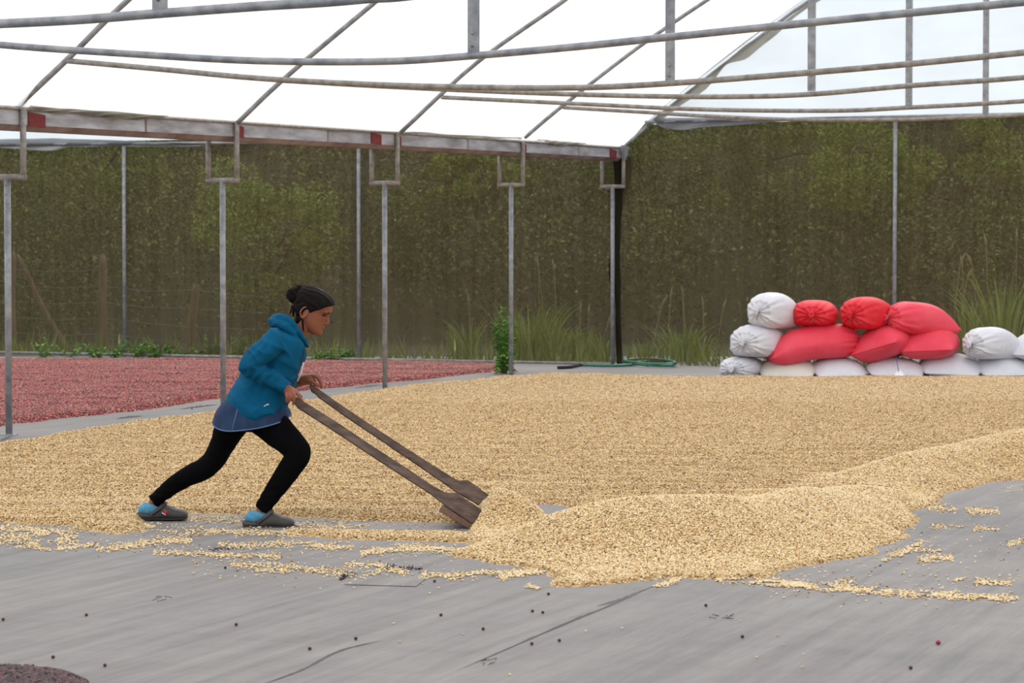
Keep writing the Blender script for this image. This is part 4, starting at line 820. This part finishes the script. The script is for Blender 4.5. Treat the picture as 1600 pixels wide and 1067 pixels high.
# head frame
EAR = P(481, 489.5, YW); tilt = math.radians(27); yaw = math.radians(-9)
Rh = Matrix.Rotation(yaw, 3, 'Z') @ Matrix.Rotation(tilt, 3, 'Y')
def H(a, b_, c=0): return EAR + Rh @ Vector((a, c, b_))
HS = [(-.082, .088, .050, .014), (-.076, .103, .030, .028), (-.064, .111, .004, .041), (-.050, .110, -.018, .050), (-.036, .106, -.035, .0575), (-.020, .105, -.055, .063), (-.004, .104, -.070, .065), (.014, .101, -.083, .068), (.030, .098, -.090, .070),
      (.046, .105, -.094, .072), (.062, .107, -.096, .073), (.080, .103, -.094, .072), (.098, .096, -.087, .067), (.113, .082, -.074, .057), (.124, .058, -.052, .042), (.131, .020, -.018, .018)]
def head_rings(b, grow=0.0, nt=48, scale_fn=None):
    S = spline(HS, 46); vs = []
    for r in S:
        z, xf, xb, w_ = r; cx = (xf + xb) / 2; hx = (xf - xb) / 2
        for k in range(nt):
            a = 2 * math.pi * k / nt; c, s = math.cos(a), math.sin(a)
            ex = .82 if c > 0 else .95
            x = cx + (hx + grow) * abs(c) ** ex * (1 if c > 0 else -1); y = (w_ + grow) * abs(s) ** .92 * (1 if s > 0 else -1)
            zz = z
            vs.append((x, y, zz))
    if scale_fn: vs = [scale_fn(v) for v in vs]
    m_ = len(S); fs = [(i * nt + k, i * nt + (k + 1) % nt, (i + 1) * nt + (k + 1) % nt, (i + 1) * nt + k) for i in range(m_ - 1) for k in range(nt)] + [tuple(range(nt))[::-1], tuple((m_ - 1) * nt + k for k in range(nt))]
    return b.add([H(v[0], v[2], v[1]) for v in vs], fs)
M_skin = mat('skin', col(128, 74, 52), .55, 0, .35, var=col(144, 86, 62), vscale=(14, 14, 14)); M_skin.node_tree.nodes['Principled BSDF'].inputs['Subsurface Weight'].default_value = .05
M_lip = mat('lips', col(136, 66, 56), .5); M_hair = mat('hair', col(9, 6, 7), .65, 0, .12, var=col(26, 15, 13), vscale=(60, 60, 60)); M_eye = mat('eye_white', col(92, 70, 60), .4); M_iris = mat('iris', col(30, 18, 14), .2)
M_hood = mat('teal_fleece', col(0, 74, 106), .85, 0, .15, var=col(1, 86, 122), vscale=(6, 6, 6), bump=.15, bscale=300, bdist=.002); M_denim = mat('denim', col(28, 44, 72), .8, 0, .2, var=col(44, 62, 92), vscale=(25, 25, 8), bump=.2, bscale=250, bdist=.002); M_denl = mat('denim_hem', col(96, 118, 158), .85)
M_legg = mat('black_leggings', col(8, 8, 10), .9, 0, .06, bump=.2, bscale=60); M_sock = mat('turquoise_sock', col(92, 156, 182), .9, var=col(66, 126, 162), vscale=(40, 10, 60)); M_clog = mat('grey_clog', col(70, 66, 66), .6, var=col(52, 48, 48), vscale=(20, 20, 20)); M_sole = mat('clog_sole', col(34, 31, 31), .7)
M_white = mat('white_lining', col(222, 220, 218), .8); M_green = mat('green_hair_tie', col(20, 140, 50), .4)

woman = thing('person', 'woman in teal hoodie, denim skirt and black leggings bending forward to push a wooden pusher', 'person', G(330, 822))
B = MB(); head_rings(B)
# nose, lips mound, chin, eye sockets rims
nose = [(.096, .040, .007), (.104, .028, .0075), (.111, .014, .009), (.1165, .004, .0105), (.109, -.005, .011)]
for i in range(12):
    t = i / 11; q = spline(nose, 12)[i]; B.ell(H(q[0], q[1], 0), q[2], q[2], q[2], None, 12, 8)
B.ell(H(.112, -.003, .010), .008, .007, .007, None, 10, 8); B.ell(H(.112, -.003, -.010), .008, .007, .007, None, 10, 8)
B.ell(H(.0985, -.026), .012, .024, .010, Rh, 12, 8); B.ell(H(.0975, -.039), .012, .022, .009, Rh, 12, 8); B.ell(H(.100, -.066), .016, .018, .014, Rh, 12, 8)
for s_ in (-1, 1):
    B.ell(H(.090, .050, s_ * .028), .014, .026, .008, Rh, 12, 8)          # brow ridge
    ring = [H(-.004 + .017 * math.cos(a) , .006 + .029 * math.sin(a), s_ * (.070 + .010 * (1 - math.cos(a)) * .5)) for a in np.linspace(0, 6.283, 18)]
    B.tube(ring, .0052, 8, False); B.ell(H(.004, .002, s_ * .069), .014, .004, .024, Rh, 12, 8); B.ell(H(.003, -.024, s_ * .071), .006, .005, .008, Rh, 8, 6)
loft(B, [(482, 492, YW, 13, .045), (474, 508, YW, 12.5, .048), (465, 523, YW, 13.5, .052), (456, 535, YW, 17, .09)], 24, 14)
# trunk under the clothes
loft(B, [(456, 528, YW, 20, .12), (444, 545, YW, 28, .14), (430, 572, YW, 30, .12), (415, 603, YW, 33, .125), (398, 635, YW, 40, .155), (390, 655, YW, 36, .14)], 28, 24)
# arms (near = right arm)
YA = YW - .17
loft(B, [(440, 534, YA + .03, 10, .035), (412, 550, YA - .03, 13, .042), (389, 571, YA - .05, 11, .036), (417, 586, YA - .01, 10, .034), (440, 601, YA + .02, 8, .026), (448, 607, YA + .03, 6.8, .024)], 18, 30)
YF = YW + .17
loft(B, [(446, 533, YF, 15, .05), (440, 562, YF + .04, 13, .04), (438, 590, YF + .05, 11, .036), (450, 598, YF + .03, 9, .03), (463, 599, YF + .02, 7.2, .026), (472, 595, YF + .01, 7.4, .024)], 18, 30)
# near hand
Yh = 12.665
loft(B, [(446, 606, Yh, 7, .024), (450, 609, Yh - .01, 8, .030), (454, 612, Yh - .015, 8, .036), (458, 614, Yh - .02, 6, .034)], 16, 10)
chain(B, [(460, 609.5, Yh - .014), (464, 615, Yh - .028), (469, 622, Yh - .032), (475, 629.5, Yh - .026)], [.0095, .0088, .008, .0066])
chain(B, [(457, 611.5, Yh - .034), (459.5, 617, Yh - .046), (459.5, 625, Yh - .044), (457.8, 632, Yh - .032)], [.0098, .009, .0082, .0068])
chain(B, [(452, 613.5, Yh - .042), (453.5, 618.5, Yh - .052), (453, 624, Yh - .046), (451, 629, Yh - .032)], [.0094, .0088, .008, .0066])
chain(B, [(447, 615, Yh - .044), (448, 619.5, Yh - .050), (447.8, 624, Yh - .044), (447, 627.5, Yh - .034)], [.0086, .008, .0072, .006])
chain(B, [(452, 606, Yh + .01), (459, 609, Yh + .028), (466, 615.5, Yh + .034), (471, 620, Yh + .03)], [.011, .010, .009, .0075])
# far hand
Yg = 13.0
loft(B, [(468, 597, Yg, 7.4, .026), (475, 594, Yg, 8.5, .032), (482, 592, Yg, 8.5, .036), (487, 589.5, Yg, 6.5, .034)], 16, 10)
chain(B, [(486, 587, Yg - .02), (494, 588.5, Yg - .024), (500, 596, Yg - .022), (502.5, 606, Yg - .014)], [.0098, .009, .0082, .0066])
chain(B, [(488, 586.5, Yg + .002), (496, 587, Yg + .004), (501, 594, Yg + .006), (502, 602, Yg + .006)], [.0096, .009, .0082, .0068])
chain(B, [(486, 588, Yg + .026), (491, 593, Yg + .04), (492, 603, Yg + .038), (490, 613.5, Yg + .012)], [.0092, .0086, .008, .0066])
chain(B, [(480, 592, Yg + .038), (485, 599, Yg + .046), (487, 607, Yg + .036), (487, 611, Yg + .014)], [.0086, .008, .0072, .006])
chain(B, [(479, 595, Yg - .022), (487, 596, Yg - .032), (493, 600, Yg - .03), (497.5, 603.5, Yg - .024)], [.011, .010, .009, .0075])
# legs and ankles
YNL, YFL = 12.70, 12.88
loft(B, [(408, 652, YNL + .07, 18, .05), (439, 680, YNL + .02, 16, .045), (460, 704, YNL - .01, 14, .045), (448, 736, YNL - .02, 14, .050), (428, 768, YNL - .02, 11, .038), (409, 796, YNL - .03, 8, .027), (399, 811, YNL - .03, 6, .018)], 18, 40)
loft(B, [(370, 652, YFL - .04, 18, .06), (350, 688, YFL, 14, .055), (331, 724, YFL, 14, .052), (300, 740, YFL, 13.5, .05), (268, 762, YFL + .035, 10, .032), (243, 782, YFL + .08, 8, .025), (233, 796, YFL + .09, 6, .018)], 18, 40)
body_me = remesh(B, .0038, 5, .5)
# carve eye sockets and the mouth line by displacement
def face_fn(c, q):
    l = Rh.transposed() @ (c - EAR); d = 0
    if l.x > .06:
        for s_ in (-1, 1): d -= .006 * math.exp(-(((l.y - s_ * .030) / .016) ** 2 + ((l.z - .031) / .009) ** 2))
        d -= .004 * math.exp(-(((l.z + .0335) / .003) ** 2)) * math.exp(-((l.y / .020) ** 2))
        for s_ in (-1, 1): d -= .0012 * math.exp(-(((l.y - s_ * .026) / .006) ** 2 + ((l.z + .031) / .008) ** 2))
    return d
displace(body_me, face_fn)
from mathutils.bvhtree import BVHTree
_bv = BVHTree.FromPolygons([v.co.copy() for v in body_me.vertices], [tuple(p.vertices) for p in body_me.polygons])
def surf(b_, c, off=0.0, a0=None):
    o_ = H(.20, b_, c); d_ = Rh @ Vector((-1, 0, 0)); h_ = _bv.ray_cast(o_, d_)[0]
    return (h_ if h_ is not None else H(.1, b_, c)) - d_ * off
ploc(link('body', body_me, M_skin, None, True), woman)
for s_ in (-1, 1):
    ec = surf(.0295, s_ * .031, -.0082)
    e = MB().ell(ec, .0115, .0135, .0050, Rh, 16, 12).build('eye', M_eye, None, True); ploc(e, woman)
    ir = MB().ell(ec + Rh @ Vector((.0075, s_ * .001, -.0012)), .0050, .0066, .0052, Rh, 12, 8).build('iris', M_iris, None, True); ir.parent = e
    ld = MB(); ld.tube([surf(.0335 + .0025 * (1 - a * a), s_ * (.031 + .015 * a), .0012) for a in np.linspace(-1, 1, 11)], [.001] + [.0022] * 9 + [.001], 6); ploc(ld.build('eyelashes', M_hair, None, True), woman)
    bw = MB(); bw.tube([surf(.051 + .004 * (1 - a * a) - .003 * max(0, a), s_ * (.030 + .023 * a), .0008) for a in np.linspace(-1, 1, 13)], [.0012, .0026, .0032, .0034, .0034, .0034, .0032, .003, .0028, .0024, .002, .0014, .0008], 6); ploc(bw.build('eyebrow', M_hair, None, True), woman)
b = MB()
for bz, wd_ in ((-.0275, .021), (-.0385, .018)): b.tube([surf(bz - .004 * abs(a) ** 2 * (1 if bz > -.03 else -1), wd_ * a, -.0012) for a in np.linspace(-1, 1, 13)], [.0012, .0022, .003, .0036, .0038, .004, .0038, .004, .0038, .0036, .003, .0022, .0012], 8)
ploc(b.build('lips', M_lip, None, True), woman)
# hair cap: follows the skull above the hairline, tucked under the skin below it
def hl_z(x): return float(np.interp(x, [-.11, -.06, -.03, -.018, .0, .012, .023, .036, .056, .078, .106], [-.060, -.058, -.05, -.02, .022, .012, .006, .025, .043, .070, .092]))
def hair_fn(v):
    x, y, z = v; t = (z - hl_z(x)) / .012; t = max(0, min(1, t)); g = -.010 + t * .019 + (.006 * max(0, 1 - abs(z - .06) / .06) if x > .05 else 0) * t
    l = math.hypot(x, y) or 1; up = max(0, z - .06) / .07
    n1 = .0022 * math.sin(math.atan2(y, z + .02) * 34 + 6 * mnoise.noise(Vector((x * 20, y * 20, z * 20)))) * t
    return (x + (x / l) * (g + n1) * (1 - .5 * up), y + (y / l) * (g + n1) * (1 - .3 * up), z + (g + n1) * up)
b = MB(); head_rings(b, 0, 72, hair_fn)
loft(b, [(470, 496, YW, 9, .045), (466, 504, YW, 6, .04), (463, 512, YW, 2.5, .02)], 16, 8)
ploc(link('hair', remesh(b, .0034, 1, .4), M_hair, None, True), woman); hairo = woman.children[-1]
# bun
b = MB(); bc = P(459, 463, YW)
for i in range(150):
    a = random.uniform(0, 6.28); ph = random.uniform(0, 3.14); r = random.uniform(.030, .045); pts_ = []
    ax = Vector((random.gauss(0, .5), random.gauss(0, .5), 1)).normalized(); e1 = ax.orthogonal().normalized(); e2 = ax.cross(e1)
    for q in range(9):
        an = a + q * .42; pts_.append(bc + Vector(((e1 * math.cos(an) + e2 * math.sin(an)) * r + ax * .018 * math.sin(ph))).xyz * 1.0)
    pts_ = [bc + Vector(((p.x - bc.x) * .82, (p.y - bc.y) * .8, (p.z - bc.z) * 1.0)) for p in pts_]; b.tube(pts_, .0035, 5)
b.ell(bc, .030, .030, .038, None, 14, 10)
for i in range(26):   # loose ends over the tie
    s0 = P(468 + random.uniform(-3, 3), 458 + random.uniform(-3, 2), YW + random.uniform(-.02, .02)); s1 = P(468 + random.uniform(-8, 10), 446 + random.uniform(-3, 6), YW + random.uniform(-.03, .03)); b.tube([s0, s0.lerp(s1, .6) + Vector((random.uniform(-.01, .01), 0, .006)), s1], [.004, .003, .001], 5)
bo = b.build('hair_bun', M_hair, None, True); ploc(bo, woman)
b = MB(); tc_ = P(468, 459, YW); tdir = Rh @ Vector((-.8, 0, .55)); tdir.normalize(); e1 = tdir.orthogonal().normalized(); e2 = tdir.cross(e1); b.tube([tc_ + (e1 * math.cos(a) + e2 * math.sin(a)) * .029 for a in np.linspace(0, 6.283, 22)], .0055, 8, False)
ploc(b.build('hair_tie', M_green, None, True, label='bright green hair tie'), woman)
b = MB()
for i in range(8):
    dx = random.uniform(-1, 1); b.tube([P(472 + dx, 494, YW - .045), P(473 + dx, 506 + dx, YW - .055), P(474.5 + dx * .5, 518 + dx, YW - .052)], [.003, .0025, .001], 5)
for i in range(18):
    dx = random.uniform(-4, 4); b.tube([P(460 + dx, 478, YW + random.uniform(-.04, .04)), P(457 + dx, 487, YW + random.uniform(-.04, .04)), P(457 + dx * 1.4, 492 + random.uniform(-3, 3), YW)], [.003, .002, .001], 5)
ploc(b.build('loose_hair', M_hair, None, True, kind='stuff'), woman)
# hoodie
HB_ = MB()
loft(HB_, [(404, 659, YW, 22, .12), (402, 652, YW, 37, .172), (401, 642, YW, 46, .186), (404, 628, YW, 47, .180), (415, 603, YW, 43, .152), (426, 578, YW, 39, .155), (438, 553, YW, 37, .172), (448, 535, YW, 34, .172), (456, 519, YW, 22, .115)], 40, 40)
loft(HB_, [(441, 530, YA + .015, 20, .075), (428, 537, YA - .005, 20, .068), (410, 551, YA - .03, 17.5, .06), (392, 568, YA - .05, 15.5, .055), (392, 576, YA - .05, 14.5, .052), (414, 586, YA - .015, 14, .047), (436, 599, YA + .02, 11.5, .038), (450, 608, YA + .035, 9.5, .032)], 24, 44)
loft(HB_, [(446, 533, YF - .015, 19, .072), (441, 562, YF + .035, 16, .055), (440, 586, YF + .05, 14, .048), (452, 597, YF + .03, 11, .038), (461, 599.5, YF + .02, 9.5, .033)], 24, 30)
hme = remesh(HB_, .0055, 5, .5)
def fold(c, q):
    p = c; d = 0
    n = mnoise.noise(Vector((p.x * 9 + p.z * 5, p.y * 7, p.z * 9 - p.x * 4))); d += .008 * n
    r1 = 1 - abs(mnoise.noise(Vector((p.x * 7 + 3, p.y * 5, p.z * 16 + p.x * 9)))) * 2; d += .0085 * max(0, r1) ** 2
    e = P(392, 571, YA - .05); de = (Vector((p.x, p.y, p.z)) - e).length
    if p.y < YA + .03: ang = math.atan2(p.z - e.z, p.x - e.x); d += .004 * math.exp(-(de / .10) ** 2) * math.sin(math.sin(ang + .6) * 6 + de * 30) * (1 if math.cos(ang) > 0 else .2); d += .004 * math.sin((p.x * .85 - p.z * .5) * 130 + 5 * n) * math.exp(-(max(0, de - .05) / .12) ** 2)
    return d
displace(hme, fold)
hood = ploc(link('hoodie', hme, M_hood, None, True), woman)
# collar of the hood: thick crumpled roll around the neck, deeper at the back
def hood_roll(b, ring, r):
    S = spline([tuple(P(*q)) for q in ring] + [tuple(P(*ring[0]))], 60); rr = spline([(x, 0) for x in r + [r[0]]], 60)[:, 0]; b.tube([Vector(q) for q in S], [float(x) for x in rr], 12, False)
b = MB()
hood_roll(b, [(428, 498, YW), (440, 497, YW - .075), (458, 508, YW - .095), (470, 524, YW - .075), (479, 538, YW - .015), (480, 539, YW + .015), (472, 524, YW + .075), (460, 508, YW + .095), (441, 497, YW + .075)], [.024, .024, .020, .014, .010, .010, .014, .020, .024])
hood_roll(b, [(424, 506, YW), (436, 505, YW - .09), (452, 516, YW - .11), (465, 534, YW - .085), (474, 552, YW - .02), (474, 552, YW + .02), (466, 534, YW + .085), (453, 516, YW + .11), (437, 505, YW + .09)], [.022, .024, .020, .012, .008, .008, .012, .020, .024])
b.ell(P(432, 503, YW), .045, .085, .030, Matrix.Rotation(.35, 3, 'Y'), 18, 12)
cme = remesh(b, .0045, 2, .5); displace(cme, lambda c, q: .004 * mnoise.noise(Vector((c.x * 30, c.y * 16, c.z * 40)))); ploc(link('hood', cme, M_hood, None, True), woman)
# pocket slit, zip edge
b = MB(); b.tube([P(396, 634, YW - .163), P(400, 635.5, YW - .168), (P(405, 635, YW - .172))], .0038, 6); b.tube([P(412, 635, YW - .172), P(416, 632.5, YW - .168), P(420, 631.5, YW - .163)], .0036, 6); pk = b.build('pocket_lining', M_white, None, True, label='white lining showing at the pocket'); ploc(pk, woman)
b = MB(); b.tube([P(474, 566, YW - .02), P(470.5, 582, YW - .03), P(464.5, 596, YW - .035)], .004, 8); ploc(b.build('front_lining', M_white, None, True, label='white lining at the open front edge'), woman)
b = MB(); b.tube([P(475.5, 541, YW - .07), P(474, 556, YW - .065), P(468, 578, YW - .07), P(459, 600, YW - .075)], .0022, 6); ploc(b.build('zip', M_fray, None, True), woman)
# denim skirt
b = MB()
def skirt(b, off=0.0):
    rows = [((376, 626), (430, 638), .12, 0), ((357, 624), (445, 634), .145, 4), ((345, 635), (449, 638), .162, 9), ((338, 646), (452, 643), .178, 12), ((335, 657), (453, 649), .184, 15)]
    A = spline([(r[0][0], r[0][1], r[1][0], r[1][1], r[2], r[3]) for r in rows], 22); vs = []; nt = 64
    for i, (x0, y0, x1, y1, ry, sag) in enumerate(A):
        a0 = P(x0, y0, YW); a1 = P(x1, y1, YW); c = (a0 + a1) / 2; h = (a1 - a0) / 2
        for k in range(nt):
            an = 2 * math.pi * k / nt; wv = 1 + .012 * math.sin(an * 6) * i / 22
            cs_ = math.copysign(abs(math.cos(an)) ** .8, math.cos(an)); sn_ = math.copysign(abs(math.sin(an)) ** .8, math.sin(an))
            vs.append(c + h * cs_ * (1 + off) * wv + Vector((0, sn_ * (ry + off * .1) * wv, -sag / PPM * abs(math.sin(an)) * (1 - .35 * math.cos(an)))))
    fs = [(i * nt + k, i * nt + (k + 1) % nt, (i + 1) * nt + (k + 1) % nt, (i + 1) * nt + k) for i in range(21) for k in range(nt)]
    b.add(vs, fs); return vs[-nt:]
hemv = skirt(b); dn_ = b.build('denim_skirt', M_denim, None, True); ploc(dn_, woman); sm = dn_.modifiers.new('thick', 'SOLIDIFY'); sm.thickness = .006
hb = MB(); hc_ = sum(hemv, Vector()) / len(hemv); hr = [hc_ + (v - hc_) * 1.012 + Vector((0, 0, .003)) for v in hemv]; hb.tube(hr + [hr[0]], .0045, 6, False); o = hb.build('hem', M_denl, None, True); o.parent = dn_
sb = MB(); sb.tube([P(371, 640, YW - .181), P(367, 655, YW - .187), P(362.5, 672, YW - .190)], .0018, 5); o = sb.build('side_seam', M_denl, None, True); o.parent = dn_
# leggings
b = MB()
loft(b, [(398, 642, YNL + .07, 30, .08), (415, 655, YNL + .06, 29, .076), (442, 681, YNL + .02, 24.5, .070), (461, 699, YNL - .01, 21, .066), (466, 711, YNL - .02, 19.5, .06), (452, 733, YNL - .02, 18.5, .058), (431, 763, YNL - .02, 15.5, .048), (415, 787, YNL - .03, 13, .041), (409, 797, YNL - .03, 12.5, .040)], 24, 60)
loft(b, [(376, 642, YFL - .05, 28, .09), (360, 667, YFL - .02, 25, .086), (346, 697, YFL, 19.5, .072), (334, 718, YFL, 18, .064), (318, 733, YFL, 17.5, .06), (300, 741, YFL, 16.5, .056), (277, 754, YFL + .02, 14.5, .048), (256, 770, YFL + .055, 12.5, .042), (240, 784, YFL + .08, 11.5, .04)], 24, 60)
b.ell(P(392, 648, YW), .13, .15, .09, None, 20, 14)
lme = remesh(b, .0055, 4, .5)
displace(lme, lambda c, q: .0025 * mnoise.noise(Vector((c.x * 14, c.y * 14, c.z * 30))) + .002 * math.sin(c.z * 160 + 3 * mnoise.noise(c * 9)) * math.exp(-((c.z - .12) / .07) ** 2) )
ploc(link('leggings', lme, M_legg, None, True), woman)
# socks and clogs
def foot(dx, dy, Yc, red=False):
    def q(x, y, yy=0): return (x + dx, y + dy, Yc + yy)
    def rows(L_): return [q(r[0], r[1]) + (r[2], r[3]) for r in L_]
    b = MB(); loft(b, rows([(384, 811, 5, .026), (391, 808, 9, .036), (400, 807.5, 11, .040), (412, 809, 10.5, .038), (424, 812, 8, .034), (436, 814, 6, .03)]), 18, 16)
    sm_ = remesh(b, .004, 2); ploc(link('sock', sm_, M_sock, None, True), woman)
    root = bpy.data.objects.new('clog', None)
    b = MB()   # closed vamp and low heel rim around the foot
    loft(b, rows([(379.5, 818.5, 3, .020), (382, 817.5, 5, .032), (388, 817.5, 5.2, .040), (398, 818, 5.0, .043), (408, 817, 6.5, .045), (416, 814.5, 9.2, .047), (423, 812.2, 11.8, .049), (430, 812.8, 10.8, .051), (440, 815, 8.6, .052), (450, 816, 7.8, .048), (456, 817.5, 6, .036), (459, 819, 3, .02)]), 24, 36, exp=.8)
    cl = link('clog', remesh(b, .0042, 3), M_clog, None, True); ploc(cl, woman)
    b = MB(); loft(b, rows([(379, 822.2, 1.5, .022), (383, 822.5, 2.6, .038), (398, 822.5, 2.7, .043), (415, 822.3, 2.7, .044), (435, 822.6, 2.7, .053), (450, 822, 2.6, .049), (457, 821, 2, .034), (460, 820, 1, .016)]), 24, 30, exp=.7)
    so = b.build('sole', M_sole, None, True); so.parent = cl
    b = MB()
    for s_ in (-1, 1):   # strap: flat band from the rivet low at the side up over the instep
        pts_ = [P(*q(402, 817, s_ * .053)), P(*q(408, 813, s_ * .055)), P(*q(416, 806.5, s_ * .050)), P(*q(422, 800.5, s_ * .032)), P(*q(425, 797.5, s_ * .012)), P(*q(425.5, 797, 0))]; S = spline([tuple(p) for p in pts_], 14); vs = []
        for p in S:
            for (u_, v_) in ((-.011, -.003), (.011, -.003), (.011, .003), (-.011, .003)): vs.append(Vector(p) + Vector((.62, 0, -.2)).normalized() * 0 + Vector((.55, 0, .83)) * u_ * .0 + Vector((.83, 0, -.2)) * u_ + Vector((0, s_ * v_, v_)))
        b.add(vs, [(i * 4 + j, i * 4 + (j + 1) % 4, (i + 1) * 4 + (j + 1) % 4, (i + 1) * 4 + j) for i in range(13) for j in range(4)])
        b.ell(P(*q(403, 816.5, s_ * .056)), .007, .003, .007, None, 10, 6)
    so = b.build('strap', M_clog, None, True); so.parent = cl
    b = MB()
    for x, y in ((428.5, 808), (436, 810.5), (444, 811.5)): b.ell(P(*q(x, y, -.040)), .004, .004, .0028, None, 8, 6)
    so = b.build('vent_hole', M_fray, None, True); so.parent = cl
    if red:
        b = MB(); b.ell(P(425, 812, 0) * 0 + P(*q(425, 812.5, -.0505)), .013, .004, .009, Matrix.Rotation(.6, 3, 'Y'), 12, 8); so = b.build('red_mark', M_red2, None, True, label='red patch on the side of the clog'); so.parent = cl
        b = MB(); b.tube([P(*q(419.5, 813.5, -.051)), P(*q(425.5, 817, -.052))], .0028, 6); so = b.build('white_mark', M_white, None, True, label='white edge under the red patch'); so.parent = cl
M_red2 = mat('red_patch', col(170, 30, 40), .5)
foot(0, 0, 12.67); foot(-166.5, -12.5, 12.97, True)
